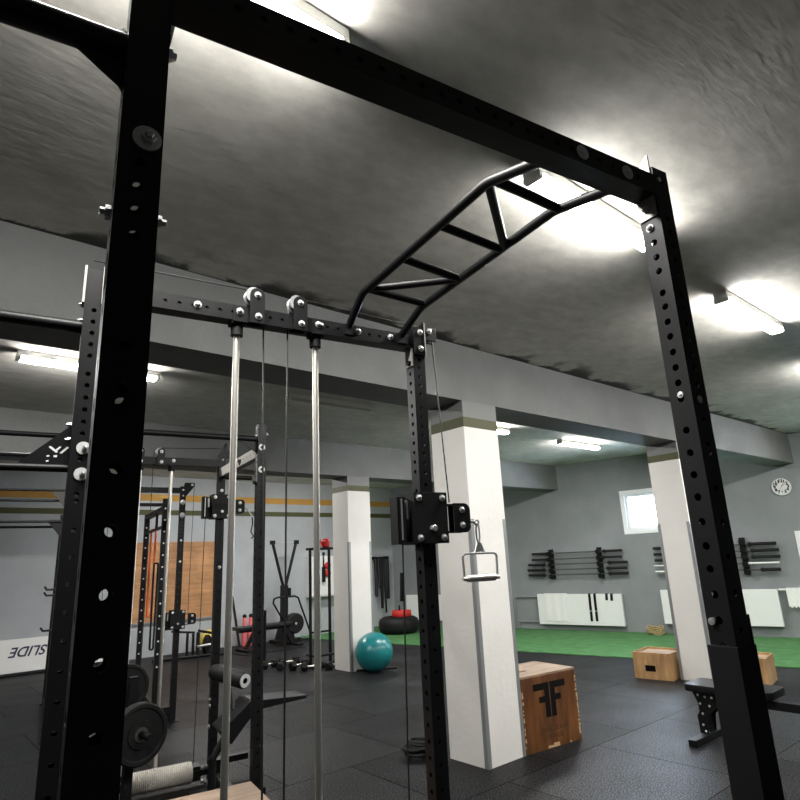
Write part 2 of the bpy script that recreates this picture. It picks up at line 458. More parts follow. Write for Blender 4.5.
# right wall, skewed, with the window opening (s from 1.98 to 3.27, z 1.965 to 2.875) and a second one beyond the frame towards the viewer
s0, s1 = (YF-Y1)/WDy, (YB+.29-Y1)/WDy
def wall_piece(mb, sa, sb, za, zb, th=.3):
    A = [wallpt(sa, za), wallpt(sb, za), wallpt(sb, za, -th), wallpt(sa, za, -th)]
    B = [(x, y, zb) for x, y, z in A]
    mb.hexa(A+B)
WIN = [(1.98, 3.27), (-3.5, -2.2)]
w = MB(); prev = s0
for a, b in sorted(WIN):
    wall_piece(w, prev, a, 0, ZC); wall_piece(w, a, b, 0, 1.965); wall_piece(w, a, b, 2.878, ZC); prev = b
wall_piece(w, prev, s1, 0, ZC)
structure(w.build('wall_right', M['wall_r']))
# glass
gm, nt, p = new_mat('window_glass')
p.inputs['Base Color'].default_value = (1, 1, 1, 1); p.inputs['Transmission Weight'].default_value = 1
p.inputs['Roughness'].default_value = .0; p.inputs['IOR'].default_value = 1.02
for i, (a, b) in enumerate(WIN):
    e = empty('window_%d' % (i+1), wallpt(b, 1.965), RZW); e['kind'] = 'structure'
    L = b-a; H = .913
    f = MB(); t = .085
    y0, y1 = -.012, .1
    f.box((0, y0, 0), (L, y1, t)).box((0, y0, H-t), (L, y1, H)).box((0, y0, t), (t, y1, H-t)).box((L-t, y0, t), (L, y1, H-t))
    f.build('window_frame', M['frame_white'], e, bevel=.006)
    f = MB(); q = t+.0; t2 = .06
    f.box((q, .04, q), (L-q, .09, q+t2)).box((q, .04, H-q-t2), (L-q, .09, H-q)).box((q, .04, q), (q+t2, .09, H-q)).box((L-q-t2, .04, q), (L-q, .09, H-q))
    f.build('sash', M['frame_white'], e, bevel=.006)
    MB().box((q+t2, .06, q+t2), (L-q-t2, .064, H-q-t2)).build('pane', gm, e)
# downstand beams and pillars
structure(MB().box((XL, Y1, ZB), (wx(Y1)+.02, Y1b, ZC)).build('ceiling_beam', M['beam']), 'front grey downstand beam carried by the nearest white pillars')
structure(MB().box((XL, Y2, ZB), (wx(Y2)+.02, Y2b, ZC)).build('ceiling_beam', M['beam']), 'far grey downstand beam carried by the pillar behind the teal ball')
def pillar(x0, x1, y0, y1, label, rear=True):
    e = MB().box((x0, y0, 0), (x1, y1, ZB)).build('pillar', M['pillar'])
    structure(e, label)
    g = .038; h = 1.975; tk = .003
    for cx, cy, sx, sy in ((x0, y0, 1, 1), (x1, y0, -1, 1), (x0, y1, 1, -1)):
        if cy == y1 and not rear: continue
        m = MB()
        a, b = sorted((cx-sx*tk, cx+sx*g)); c, d = sorted((cy-sy*tk, cy))
        m.box((a, c, 0.0), (b, d, h))
        a, b = sorted((cx-sx*tk, cx)); c, d = sorted((cy, cy+sy*g))
        m.box((a, c, 0.0), (b, d, h))
        m.build('corner_guard', M['guard'], e)
pillar(3.948, 4.415, Y1+.0005, Y1b, 'nearest white square pillar with olive band', False)
pillar(8.132, 8.585, Y1+.0005, Y1b, 'white pillar behind the right upright of the near rig')
pillar(5.851, 6.313, Y2+.0005, Y2b, 'white pillar behind the teal exercise ball', False)
# turf strip along the right wall
tw = 3.13
A = []
m = MB()
sa, sb = s0+.05, (YB-Y1)/WDy-.0
def wl(x_off, y): return (wx(y)-x_off, y)
P = [(*wl(tw, YF+.02), 0.0), (*wl(0.005, YF+.02), 0.0), (*wl(0.005, YB-.005), 0.0), (*wl(tw, YB-.005), 0.0)]
m.hexa([(x, y, 0.0) for x, y, z in P]+[(x, y, .012) for x, y, z in P])
tag(m.build('turf_floor', M['turf']), 'strip of green artificial turf along the right wall', None, None, 'structure')

# ------------------------------------------------------------------ ceiling lights
def light_fixture(x0, y, on, label, L=1.24):
    e = empty('ceiling_light', (x0, y, ZC), 0, label, 'ceiling light', 'linear ceiling lights')
    m = MB().box((0, -.052, -.056), (L, .052, -.001))
    m.build('housing', M['housing'], e, bevel=.004)
    ring = lambda a, r: [(a, -r, -.056), (a, -r, -.084), (a, -r*.8, -.091), (a, r*.8, -.091), (a, r, -.084), (a, r, -.056)]
    m = MB()
    for sy in (-1, 1):
        m.face([m.bm.verts.new(q) for q in ((.03, sy*.05, -.056), (L-.03, sy*.05, -.056), (L-.03, sy*.05, -.084), (.03, sy*.05, -.084))])
    m.build('diffuser_side', M['led_side'] if on else M['led_off'], e)
    d = MB()
    for ya, za, yb, zb_ in ((-.05, -.084, -.04, -.091), (-.04, -.091, .04, -.091), (.04, -.091, .05, -.084)):
        d.face([d.bm.verts.new(q) for q in ((.03, ya, za), (L-.03, ya, za), (L-.03, yb, zb_), (.03, yb, zb_))])
    bmesh.ops.remove_doubles(d.bm, verts=d.bm.verts[:], dist=1e-5)
    d.build('diffuser', M['led'] if on else M['led_off'], e)
    for a in (0, L-.03):
        MB().prism(ring(a, .054), (.03, 0, 0)).build('end_cap', M['housing'], e)
    return e
light_fixture(-.14, 1.53, True, 'lit tube light on ceiling above the top beam of the near rig')
light_fixture(2.33, 1.585, True, 'lit tube light behind the multi-grip bar of the near rig')
light_fixture(4.86, 1.68, True, 'lit tube light to the right of the tall near rig upright')
light_fixture(-2.08, 6.02, True, 'lit tube light beyond the front beam left of the picture')
light_fixture(.69, 6.02, True, 'lit tube light beyond the front beam at far left')
light_fixture(3.42, 6.02, False, 'unlit ceiling light fixture between the two downstand beams')
light_fixture(6.19, 6.05, True, 'lit tube light half hidden by the nearest white pillar')
light_fixture(9.0, 6.18, True, 'lit tube light above the wall window beyond the front beam')
# other rows of the same hall, outside the picture
for x in (3.9, 6.9):
    light_fixture(x, 10.6, True, 'lit tube light beyond the far downstand beam')
for x in (7.75, 10.2):
    light_fixture(x, 1.78, True, 'lit tube light right of the picture')

# ------------------------------------------------------------------ rigs
T = .063
def bolt(mb, p, d, r=.011, h=.010):
    """dome bolt head standing off a face"""
    p = Vector(p); d = Vector(d).normalized()
    mb.lathe(p, d, [(-.001, r*1.45), (.002, r*1.45), (.002, r), (h*.7, r*.95), (h, r*.55), (h+.001, 0)], 12)
    return mb
def nutbolt(mb, p, d, R=.016):
    p = Vector(p); d = Vector(d).normalized()
    mb.lathe(p, d, [(0, R*1.0), (.008, R*1.0), (.008, R*.6), (.015, R*.6), (.016, R*.3), (.016, 0)], 6)
    return mb
def washer(mb, p, d, R, th=.003):
    mb.lathe(Vector(p), d, [(-.001, R), (th, R), (th, 0)], 24)
    return mb
HY = [1.65+(z-1.65)*.84 for z in (2.702, 2.652, 2.602, 2.553, 2.504, 2.427, 2.379, 2.328, 2.279, 2.229, 2.182, 2.13, 2.08, 2.02)]
HY += [1.65+(z-1.65)*.84 for z in (1.945, 1.92, 1.812, 1.714, 1.618, 1.52)]
z = HY[-1]-.083
while z > .12:
    HY.append(z); z -= .083
HX = [1.65+(z-1.65)*.84 for z in (2.673, 2.624, 2.571, 2.521, 2.444, 2.396, 2.344, 2.294, 2.242, 2.191, 2.141, 2.09, 1.991, 1.922, 1.856, 1.79, 1.719, 1.65, 1.586)]
z = HX[-1]-.058
while z > .12:
    HX.append(z); z -= .058
def upright(parent, x, y, h, hy=HY, hx=HX, ry=.0082, rx=.0095, detail=True, foot=True):
    m = MB()
    if detail:
        m.plate_holes((x, y, 0), (1,0,0), (0,0,1), (0,-1,0), T, 0, h, hy, ry)
        m.plate_holes((x, y+T, 0), (1,0,0), (0,0,1), (0,1,0), T, 0, h, hy, ry)
        m.plate_holes((x, y, 0), (0,1,0), (0,0,1), (-1,0,0), T, 0, h, hx, rx)
        m.plate_holes((x+T, y, 0), (0,1,0), (0,0,1), (1,0,0), T, 0, h, hx, rx)
        m.box((x, y, h-.002), (x+T, y+T, h))
    else:
        m.box((x, y, 0), (x+T, y+T, h))
    o = m.build('upright', M['powder'], parent)
    if foot:
        f = MB().box((x-.03, y-.03, 0), (x+T+.03, y+T+.03, .008))
        f.build('foot_plate', M['powder'], o)
    return o
def hbeam(parent, name, a, b, size=T, mat=None, holes=True):
    """square tube beam along local X from a to b (corner low), holes on the -Y face"""
    m = MB()
    (x0, y0, z0), (x1, y1, z1) = a, b
    hs = []
    z = x0+.06
    while z < x1-.05:
        hs.append(z); z += .05
    m.plate_holes((0, y0, z0), (0,0,1), (1,0,0), (0,-1,0), z1-z0, x0, x1, hs if holes else [], .0075)
    m.box((x0, y0+.0045, z0), (x1, y1, z1))
    m.box((x0, y0, z1-.0008), (x1, y0+.0045, z1)); m.box((x0, y0, z0), (x1, y0+.0045, z0+.0008))
    return m.build(name, mat or M['powder'], parent)
def carriage(parent, x, y, zc, side=1):
    """roller carriage on an upright whose left front corner is (x, y): front plate, bolts, cable pulley arm on the right, roller guard on the left"""
    h = .107
    o = MB().box((x-.052, y-.030, zc-h), (x+T+.052, y-.022, zc+h)).build('cable_carriage', M['matte'], parent, bevel=.002)
    m = MB().box((x-.052, y-.022, zc-h), (x-.044, y+T+.03, zc+h)).box((x+T+.004, y-.022, zc-h), (x+T+.012, y+T+.03, zc+h)).box((x-.052, y+T+.022, zc-h), (x+T+.012, y+T+.03, zc+h))
    m.build('roller_cage', M['matte'], o)
    for dx in (-.028, T+.028):
        for dz in (-.083, .083):
            bolt(MB(), (x+dx, y-.030, zc+dz), (0,-1,0), .0105, .010).build('bolt', M['zinc'], o, smooth=True)
    MB().lathe((x+T*.52, y-.03, zc-.045), (0,-1,0), [(0,.013),(.02,.013),(.022,.011),(.022,0)], 16).build('pull_pin', M['zinc'], o, smooth=True)
    # pulley arm on the right: strap frame and rounded cheek plates
    x1 = x+T+.052
    m = MB()
    for dz in (.055, -.060):
        m.box((x1, y-.02, zc+dz-.004), (x1+.07, y+.02, zc+dz+.004))
    m.build('arm_strap', M['matte'], o)
    for dy in (-.024, .016):
        pts = []
        x2, x3, za, zb, r = x1+.038, x1+.125, zc-.064, zc+.062, .03
        pts += [(x2, y+dy, za), (x3-r, y+dy, za)]
        pts += [(x3-r+r*sin(a*pi/12), y+dy, za+r-r*cos(a*pi/12)) for a in range(1, 6)]
        pts += [(x3, y+dy, za+r), (x3, y+dy, zb-r)]
        pts += [(x3-r+r*cos(a*pi/12), y+dy, zb-r+r*sin(a*pi/12)) for a in range(1, 6)]
        pts += [(x3-r, y+dy, zb), (x2, y+dy, zb)]
        MB().prism(pts, (0, .006, 0)).build('cheek_plate', M['matte'], o)
    for dz in (.034, -.032):
        bolt(MB(), (x1+.081, y-.024, zc+dz), (0,-1,0), .010, .010).build('bolt', M['zinc'], o, smooth=True)
        MB().cyl((x1+.081, y-.016, zc+dz), (x1+.081, y+.014, zc+dz), .026, n=20).build('pulley_wheel', M['rubber'], o)
    # roller guard on the left
    m = MB()
    xa = x-.052
    m.box((xa-.082, y-.03, zc-.100), (xa-.076, y+.03, zc+.085)).box((xa-.082, y+.026, zc-.100), (xa, y+.032, zc+.085))
    m.box((xa-.082, y-.03, zc-.100), (xa-.045, y-.024, zc+.085)).box((xa-.082, y-.03, zc-.106), (xa, y+.032, zc-.098))
    m.build('side_guard', M['matte'], o)
    MB().box((xa-.066, y-.033, zc-.09), (xa-.060, y-.03, zc+.077)).build('guide_edge', M['zinc'], o)
    MB().cyl((xa-.030, y-.012, zc-.005), (xa-.030, y-.012, zc+.072), .008).build('guide_roller', M['zinc'], o, smooth=True)
    return o
def pulley(parent, x, y, z, r=.028, up=.055, axis=(0,1,0), boltside=-1):
    """pulley block standing on a beam: bracket with cheeks, wheel and bolts"""
    m = MB()
    n = 10
    for dy in (-.024, .020):
        pts = [(x-.030, y+dy, z-.075), (x+.030, y+dy, z-.075), (x+.030, y+dy, z+up-.03)]
        pts += [(x+.030*cos(pi*i/n), y+dy, z+up-.012+.030*sin(pi*i/n)) for i in range(n+1)]
        m.prism(pts, (0, .004, 0))
    o = m.build('pulley_bracket', M['powder'], parent)
    MB().lathe((x-.012, y-.019, z+up-.012), (0,1,0), [(0,.006),(0,r+.006),(.006,r),(.030,r),(.036,r+.006),(.036,.006)], 24).build('pulley_wheel', M['guard'], o, smooth=True)
    bolt(MB(), (x, y-.024, z+up-.012), (0,-1,0), .010, .011).build('bolt', M['zinc'], o, smooth=True)
    bolt(MB(), (x+.004, y-.024, z-.047), (0,-1,0), .010, .011).build('bolt', M['zinc'], o, smooth=True)
    return o
def guide_rod(parent, x, y, z0, z1, r=.0125):
    o = MB().cyl((x, y, z0), (x, y, z1), r, n=20).build('guide_rod', M['chrome'], parent, smooth=True)
    MB().cyl((x, y, z1-.055), (x, y, z1), r*1.9, n=20).box((x-.028, y-.028, z1-.012), (x+.028, y+.028, z1+.004)).build('rod_socket', M['matte'], o, smooth=True)
    MB().cyl((x, y, z0), (x, y, z0+.06), r*1.9, n=20).build('rod_foot', M['matte'], o, smooth=True)
    return o
def cable(parent, pts, r=.0032):
    return MB().tube(pts, r, 6).build('cable', M['cable'], parent, smooth=True)
def gusset_bar(parent, name, xa, xb, y, z, r=.016, gl=.14, drop=.11, up=False):
    """round pull-up bar along X ending at xb against an upright with a flat gusset at that end"""
    o = MB().cyl((xa, y, z), (xb, y, z), r, n=16).build(name, M['powder'], parent, smooth=True)
    d = -1 if xb > xa else 1
    s = 1 if up else -1
    pts = [(xb, y-.004, z), (xb+d*gl, y-.004, z), (xb+d*gl, y-.004, z+s*r), (xb+d*.007, y-.004, z+s*(drop-.012)), (xb, y-.004, z+s*drop)]
    if s*d > 0: pts.reverse()
    MB().prism(pts, (0, .008, 0)).build('gusset', M['powder'], o)
    return o

# ---- near rig
X0, W, D = 0.0, 1.345, 1.3004
wo = rig(.0496, .879)
R1 = empty('power_rack', (wo[0], wo[1], 0), -TH, 'large black power rack nearest the viewer with multi-grip bar and chrome guide rods', 'power rack')
HU = 2.692
fl = upright(R1, 0, 0, HU, hy=[q for q in HY if q < 2.285 and not 2.0 < q < 2.10]); fr = upright(R1, W, 0, HU); bl = upright(R1, .012, D, HU); br_ = upright(R1, W, D, HU)
# left bay, carried on beyond the picture
upright(R1, -W, 0, HU, detail=False); upright(R1, -W, D, HU, detail=False)
# big washer and nut on the front left upright
o = washer(MB(), (.039, 0, 2.306), (0,-1,0), .0215).build('washer', M['washer'], fl, smooth=True)
nutbolt(MB(), (.041, -.003, 2.306), (0,-1,0), .0115).build('nut', M['zinc'], o)
for px, pz in ((-.001, 2.513), (-.001, 2.181), (T+.001, 2.507), (T+.001, 2.183)):
    d = -1 if px < 0 else 1
    nutbolt(MB(), (px, .031, pz), (d,0,0), .0115).build('nut', M['zinc'], fl)
# front top beam with end plates
zt = 2.667
fb = hbeam(R1, 'top_beam', (T, 0, zt-T), (W, T, zt))
MB().box((T, -.004, zt-.13), (T+.006, T+.004, zt+.025)).build('end_plate', M['powder'], fb)
m = MB()
m.prism([(W-.005, .006, zt-.125), (W-.005, T-.002, zt-.125), (W-.005, T-.002, zt+.018), (W-.005, .012, zt+.066), (W-.005, .006, zt+.066)], (.005, 0, 0))
ep = m.build('end_plate', M['plateside'], fb)  # grey instead of black: lamp light on the plate put into its colour
for zz in (zt+.020, zt-.095):
    bolt(MB(), (W-.005, .038, zz), (-1,0,0), .0085, .012).build('bolt', M['zinc'], ep, smooth=True)
for xx, zz in ((1.06, 2.642), (1.231, 2.639)):
    o = washer(MB(), (xx, 0, zz-.004), (0,-1,0), .0205, .0025).build('washer', M['washer'], fb, smooth=True)
    bolt(MB(), (xx, -.0025, zz-.004), (0,-1,0), .008, .006).build('bolt', M['washer'], o, smooth=True)
bolt(MB(), (W+.022, -.001, 2.655), (0,-1,0), .005, .004).build('bolt', M['zinc'], fr, smooth=True)
bolt(MB(), (W-.001, .036, 2.515), (-1,0,0), .008, .010).build('bolt', M['washer'], fr, smooth=True)
# pins low on the front right upright and its sleeve
MB().lathe((W, .046, 1.478), (-1,0,0), [(0,.0085),(.008,.0085),(.008,.006),(.010,0)], 16).build('pin', M['zinc'], fr, smooth=True)
m = MB().box((W-.006, -.006, .85), (W+T+.006, T+.006, 1.425)).box((W+T+.006, .0, 1.40), (W+T+.011, T, 1.49))
m.build('sleeve', M['matte'], fr, bevel=.002)
bolt(MB(), (W+.028, -.0005, 2.012), (0,-1,0), .007, .004).build('bolt', M['zinc'], fr, smooth=True)
bolt(MB(), (W-.0005, .03, 2.03), (-1,0,0), .006, .003).build('bolt', M['zinc'], fr, smooth=True)
# rear beam with pulleys, guide rods
zb = 2.646
bb = hbeam(R1, 'pulley_beam', (T, D, zb-T), (W, D+T, zb))
m = MB().box((T, D-.006, zb-.085), (T+.045, D-.0005, zb+.055))
m.build('end_plate', M['plateside'], bb)
for x in (.379, .88, 1.058, 1.22):
    bolt(MB(), (x+.01, D, zb-.026), (0,-1,0), .0105, .012).build('bolt', M['zinc'], bb, smooth=True)
for x in (.549+.004, .9):
    m = MB().box((x*.0+(.553 if x < .6 else .88)-.03, D-.003, zb-.068), ((.553 if x < .6 else .88)+.03, D+.0, zb-.002))
    m.build('clamp_plate', M['powder'], bb)
    bolt(MB(), ((.549 if x < .6 else .88), D-.003, zb-.026), (0,-1,0), .0105, .012).build('bolt', M['zinc'], bb, smooth=True)
pulley(R1, .612, D-.004, zb+.002); pulley(R1, .792, D-.004, zb+.002)
gr1 = guide_rod(R1, .548, D+.031, .1, 2.583); gr2 = guide_rod(R1, .879, D+.031, .1, 2.583)
MB().box((T, D+.001, .06), (W, D+T-.001, .123)).build('bottom_beam', M['powder'], R1)
for y in (D,):
    pass
MB().box((W+.002, T, .03), (W+T-.002, D, .09)).build('base_rail', M['powder'], R1)
MB().box((.002, T, .03), (T-.002, D, .09)).build('base_rail', M['powder'], R1)
# pulley arm at the top of the rear right upright
m = MB()
m.prism([(W+.004, D-.007, 2.555), (W+T, D-.007, 2.555), (W+T, D-.007, 2.715), (W+T-.014, D-.007, 2.715), (W+.004, D-.007, 2.66)], (0, .006, 0))
cp = m.build('corner_plate', M['powder'], br_)
MB().box((W+T, D-.012, 2.545), (W+T+.003, D+.03, 2.715)).build('plate_flange', M['plateside'], cp)
for zz in (2.665, 2.585):
    bolt(MB(), (W+.040, D-.007, zz), (0,-1,0), .0105, .010).build('bolt', M['zinc'], cp, smooth=True)
m = MB().box((W+T+.003, D+.004, 2.635), (W+T+.075, D+.012, 2.70)).box((W+T+.003, D+.04, 2.635), (W+T+.075, D+.048, 2.70))
pa = m.build('pulley_arm', M['powder'], R1, bevel=.003)
bolt(MB(), (W+T+.035, D+.004, 2.682), (0,-1,0), .010, .010).build('bolt', M['zinc'], pa, smooth=True)
MB().cyl((W+T+.035, D+.013, 2.668), (W+T+.035, D+.039, 2.668), .03, n=24).build('pulley_wheel', M['rubber'], pa, smooth=True)
# cables
cable(R1, [(.03, D+.031, 2.737), (.58, D+.031, 2.735)], .0028)
cable(R1, [(.80, D+.031, 2.737), (W+T+.035, D+.03, 2.702)], .0032)
cable(R1, [(.653, D+.03, 2.70), (.684, D+.03, .12)], .0036)
cable(R1, [(.757, D+.03, 2.70), (.748, D+.03, .12)], .0036)
cable(R1, [(W+T+.062, D+.026, 2.668), (W+T+.085, D-.0, 1.885)])
zc = 1.818
cg = carriage(R1, W, D, zc)
cable(R1, [(W-.105, D-.01, zc-.1), (W-.118, D+.02, .35), (W-.118, D+.02, .12)])
MB().cyl((W-.1095, D+.0, 1.60), (W-.112, D+.006, 1.49), .0075, n=12).build('cable_stop', M['rubber'], R1, smooth=True)
MB().box((W-.007, D+.001, 2.50), (W, D+T*.9, 2.583)).build('spacer_plate', M['plateside'], br_)
MB().cyl((W-.02, D+.02, 2.515), (W+.004, D+.02, 2.515), .012).build('lock_pin', M['matte'], br_)
# multi-grip bar
mg = empty('multi_grip_bar', (0,0,0)); mg.parent = R1
rL = [(1.025, D-.002, 2.640), (1.025, D-.13, 2.735), (1.025, .33, 2.745), (1.025, T-.002, 2.66)]
rR = [(1.289, D-.002, 2.640), (1.289, D-.17, 2.705), (1.289, .33, 2.72), (1.289, T-.002, 2.655)]
def rail_pts(P):
    out = []
    for i, q in enumerate(P):
        q = Vector(q)
        if 0 < i < len(P)-1:
            a = (Vector(P[i-1])-q).normalized()*.03; b = (Vector(P[i+1])-q).normalized()*.03
            for k in range(5):
                t = k/4
                out.append((q+a)*(1-t)**2+q*2*t*(1-t)+(q+b)*t*t)
        else: out.append(q)
    return out
MB().tube(rail_pts(rL), .0165, 14).build('rail', M['powder'], mg, smooth=True)
MB().tube(rail_pts(rR), .0165, 14).build('rail', M['powder'], mg, smooth=True)
def on(P, y):
    for a, b in zip(P, P[1:]):
        if min(a[1], b[1]) <= y <= max(a[1], b[1]):
            t = (y-a[1])/(b[1]-a[1]); return Vector((a[0], y, a[2]+t*(b[2]-a[2])))
    return Vector(P[-1])
for ya, yb_ in ((1.12, 1.09), (1.12, .84), (.84, .84), (.59, .59), (.325, .57), (.30, .30)):
    a, b = on(rL, ya), on(rR, yb_)
    d = (b-a).normalized()
    MB().cyl(a+d*.006, b-d*.006, .0158, n=14).build('rung', M['powder'], mg, smooth=True)
for P in (rL, rR):
    MB().box((P[0][0]-.026, D-.006, 2.598), (P[0][0]+.026, D-.0003, 2.642)).build('mount_plate', M['powder'], mg)
    MB().box((P[0][0]-.026, T+.0003, 2.61), (P[0][0]+.026, T+.006, 2.66)).build('mount_plate', M['powder'], mg)
# left bay pull-up bars
b1 = gusset_bar(R1, 'pull_up_bar', -W+T, 0, .031, 2.488, .0235, gl=.075, drop=.085)
b2 = gusset_bar(R1, 'pull_up_bar', -W+T, .012, D+.031, 2.478, .0205, gl=.05, drop=.036)
b3 = gusset_bar(R1, 'pull_up_bar', -W+T, .012, D+.031, 1.985, .0125, gl=.14, drop=.15, up=True)
# white logo marks on that gusset
lg = MB()
gx, gz, gy = -.032, 2.040, D+.0268
def mark(poly): lg.prism([(gx+a*.0040, gy, gz+b*.0040) for a, b in poly], (0, -.0006, 0))
mark([(-4,3),(-2.6,4),(3,-.5),(1.6,-1.5)]); mark([(1,1.0),(3.6,4),(5,3.4),(2.2,.2)]); mark([(4,-1.5),(9,4),(10.5,3.2),(5.6,-2)])
mark([(-5,-4),(-3,-3.4),(-2.6,-4.6),(-4.6,-5)]); mark([(0,-3.6),(2.6,-3.2),(2.4,-5),(.2,-5)]); mark([(-5,-8),(-3,-7.4),(-3,-8.8),(-4.6,-9)])
lg.build('logo_mark', M['white_mark'], b3)
for zz in (2.049, 1.964):
    o = washer(MB(), (.050, D, zz), (0,-1,0), .021).build('washer', M['washer'], bl, smooth=True)
    nutbolt(MB(), (.056, D-.003, zz), (0,-1,0), .010).build('nut', M['zinc'], o)
for zz in (2.56, 2.50, 2.13, 2.08):
    nutbolt(MB(), (.011, D+.03, zz), (-1,0,0), .008).build('nut', M['zinc'], bl)
MB().box((.004, D+.002, 2.56), (.0115, D+.058, 2.70)).build('end_plate', M['plateside'], bl)
# logo on near rig none

# ---- second rig
def rack_frame(pos, label):
    q = rig(*pos)
    return empty('power_rack', (q[0], q[1], 0), -TH, label, 'power rack')
R2 = rack_frame((0.178, 4.32), 'black power rack in the middle distance with ribbed roller on its low bar')
W2, D2 = 1.18, 1.18
a2 = upright(R2, W2-.008, 0, 2.69); c2 = upright(R2, W2, D2, 2.66); upright(R2, 0, 0, 2.69, detail=False); upright(R2, 0, D2, 2.66, detail=False)
for zz in (2.512, 2.345):
    o = washer(MB(), (W2+.022, 0, zz), (0,-1,0), .024).build('washer', M['washer'], a2, smooth=True)
    nutbolt(MB(), (W2+.022, -.003, zz), (0,-1,0), .010).build('nut', M['matte'], o)
nutbolt(MB(), (W2-.001, .03, 2.66), (-1,0,0), .014).build('nut', M['zinc'], a2)
nutbolt(MB(), (W2-.001, .03, 2.60), (-1,0,0), .014).build('nut', M['zinc'], a2)
nutbolt(MB(), (W2+T+.001, .03, 2.62), (1,0,0), .012).build('nut', M['washer'], a2)
for zz in (2.61, 2.53, 2.5, 2.33, 1.66):
    bolt(MB(), (W2+.035, D2, zz), (0,-1,0), .010, .010).build('bolt', M['zinc'], c2, smooth=True)
for zz in (.60, .555, .40):
    bolt(MB(), (W2+.0, D2+.02, zz), (-1,-1,0), .012, .012).build('bolt', M['zinc'], c2, smooth=True)
pb = gusset_bar(R2, 'pull_up_bar', T, W2, .031, 2.578, .021, drop=.12)
MB().cyl((W2+T, D2+.03, 2.455), (W2+T+.25, D2+.03, 2.455), .02).build('pull_up_bar', M['powder'], R2, smooth=True)
# side cross member, its left face grey with holes and a black logo
sc_ = MB().plate_holes((W2+.008, 0, 2.445), (0,0,1), (0,1,0), (-1,0,0), .085, T, D2, [T+.08+.07*i for i in range(5)], .009).box((W2+.012, T, 2.445), (W2+T-.004, D2, 2.53)).build('side_beam', M['powder'], R2)
sp = MB().plate_holes((W2+.005, 0, 2.449), (0,0,1), (0,1,0), (-1,0,0), .077, T, D2, [T+.08+.09*i for i in range(5)], .009, depth=.002).build('face_plate', M['plateside'], sc_)
lg = MB()
for k in range(2):
    y = D2*.60-k*.12
    lg.prism([(W2+.0042, y, 2.505), (W2+.0042, y-.035, 2.515), (W2+.0042, y-.06, 2.485), (W2+.0042, y-.05, 2.455), (W2+.0042, y-.075, 2.455), (W2+.0042, y-.095, 2.5), (W2+.0042, y-.115, 2.5), (W2+.0042, y-.10, 2.47)], (-.0006, 0, 0))
lg.build('logo_mark', M['black_mark_and_shade'], sc_)
MB().box((W2-.008, .01, 2.24), (W2-.001, T-.008, 2.46)).build('hanger_plate', M['plateside'], a2)
MB().cyl((W2-.03, .03, 2.25), (W2, .03, 2.25), .014).build('lock_pin', M['matte'], a2)
zb2 = 2.61
b2m = hbeam(R2, 'pulley_beam', (T, D2, zb2-T), (W2, D2+T, zb2), holes=False)
pulley(R2, .512, D2-.004, zb2+.002); pulley(R2, .678, D2-.004, zb2+.002)
guide_rod(R2, .522, D2+.031, .10, 2.55, .0145); guide_rod(R2, .777, D2+.031, .10, 2.55, .0145)
bolt(MB(), (.787, D2, zb2-.026), (0,-1,0), .0105, .012).build('bolt', M['zinc'], b2m, smooth=True)
for x in (.522, .625):
    cable(R2, [(x, D2+.03, 2.66), (x, D2+.03, .14)])
cable(R2, [(.66, D2+.031, 2.695), (W2+T+.02, D2+.03, 2.72)], .0032)
cable(R2, [(W2+T+.05, D2+.026, 2.66), (W2+T+.06, D2, 2.26)])
m = MB().prism([(W2+.002, D2-.007, 2.53), (W2+T, D2-.007, 2.53), (W2+T, D2-.007, 2.76), (W2+T-.014, D2-.007, 2.76), (W2+.002, D2-.007, 2.67)], (0, .006, 0))
m.build('corner_plate', M['powder'], c2)
m = MB().box((W2+T, D2+.004, 2.635), (W2+T+.075, D2+.012, 2.70)).box((W2+T, D2+.04, 2.635), (W2+T+.075, D2+.048, 2.70)).cyl((W2+T+.04, D2+.012, 2.667), (W2+T+.04, D2+.04, 2.667), .028, n=20)
m.build('pulley_arm', M['powder'], R2)
carriage(R2, W2, D2, 2.185)
cable(R2, [(W2-.105, D2-.01, 2.09), (W2-.118, D2+.02, .14)])
lb = MB().box((T, D2+.002, .055), (W2, D2+T-.002, .115)).box((W2+T, D2+.002, .11), (W2+T+.26, D2+.05, .155)).build('low_bar', M['powder'], R2)
m = MB().lathe((.575, D2-.10, .125), (1,0,0), [(0,.02),(0,.074)]+[q for i in range(30) for q in ((.002+i*.0147, .074), (.007+i*.0147, .079), (.012+i*.0147, .074))]+[(.445,.074),(.445,.02)], 28)
rl = m.build('ribbed_roller', M['sand'], R2, smooth=True, angle=60)
m = MB().cyl((.30, D2-.10, .125), (.575, D2-.10, .125), .028).cyl((1.02, D2-.10, .125), (W2+T, D2-.10, .125), .022)
m.build('roller_axle', M['powder'], rl, smooth=True)
for a_, b_ in (((W2+.002, D2-.13, .07), (W2+T-.002, D2, .18)), ((.04, D2-.13, .07), (.10, D2, .18)), ((1.03, D2-.12, .06), (1.09, D2+.01, .16))):
    MB().box(a_, b_).build('axle_bracket', M['powder'], R2)
for x, zz in ((W2-.02, .2), (1.10, .15), (1.1, .06), (W2-.03, .04)):
    bolt(MB(), (x, D2-.131, zz), (0,-1,0), .012, .012).build('bolt', M['zinc'], R2, smooth=True)
# low rail joining A's foot
MB().box((W2+.004, T, .03), (W2+T-.004, D2-.13, .09)).build('base_rail', M['powder'], R2)
MB().box((W2+T, .002, .10), (W2+T+.02, .05, .25)).build('foot_bracket', M['powder'], a2)
MB().box((W2+T, .004, 1.02), (W2+T+.012, T-.004, 1.35)).box((W2-.01, .02, 1.18), (W2, .04, 1.25)).build('hook_plate', M['powder'], a2)
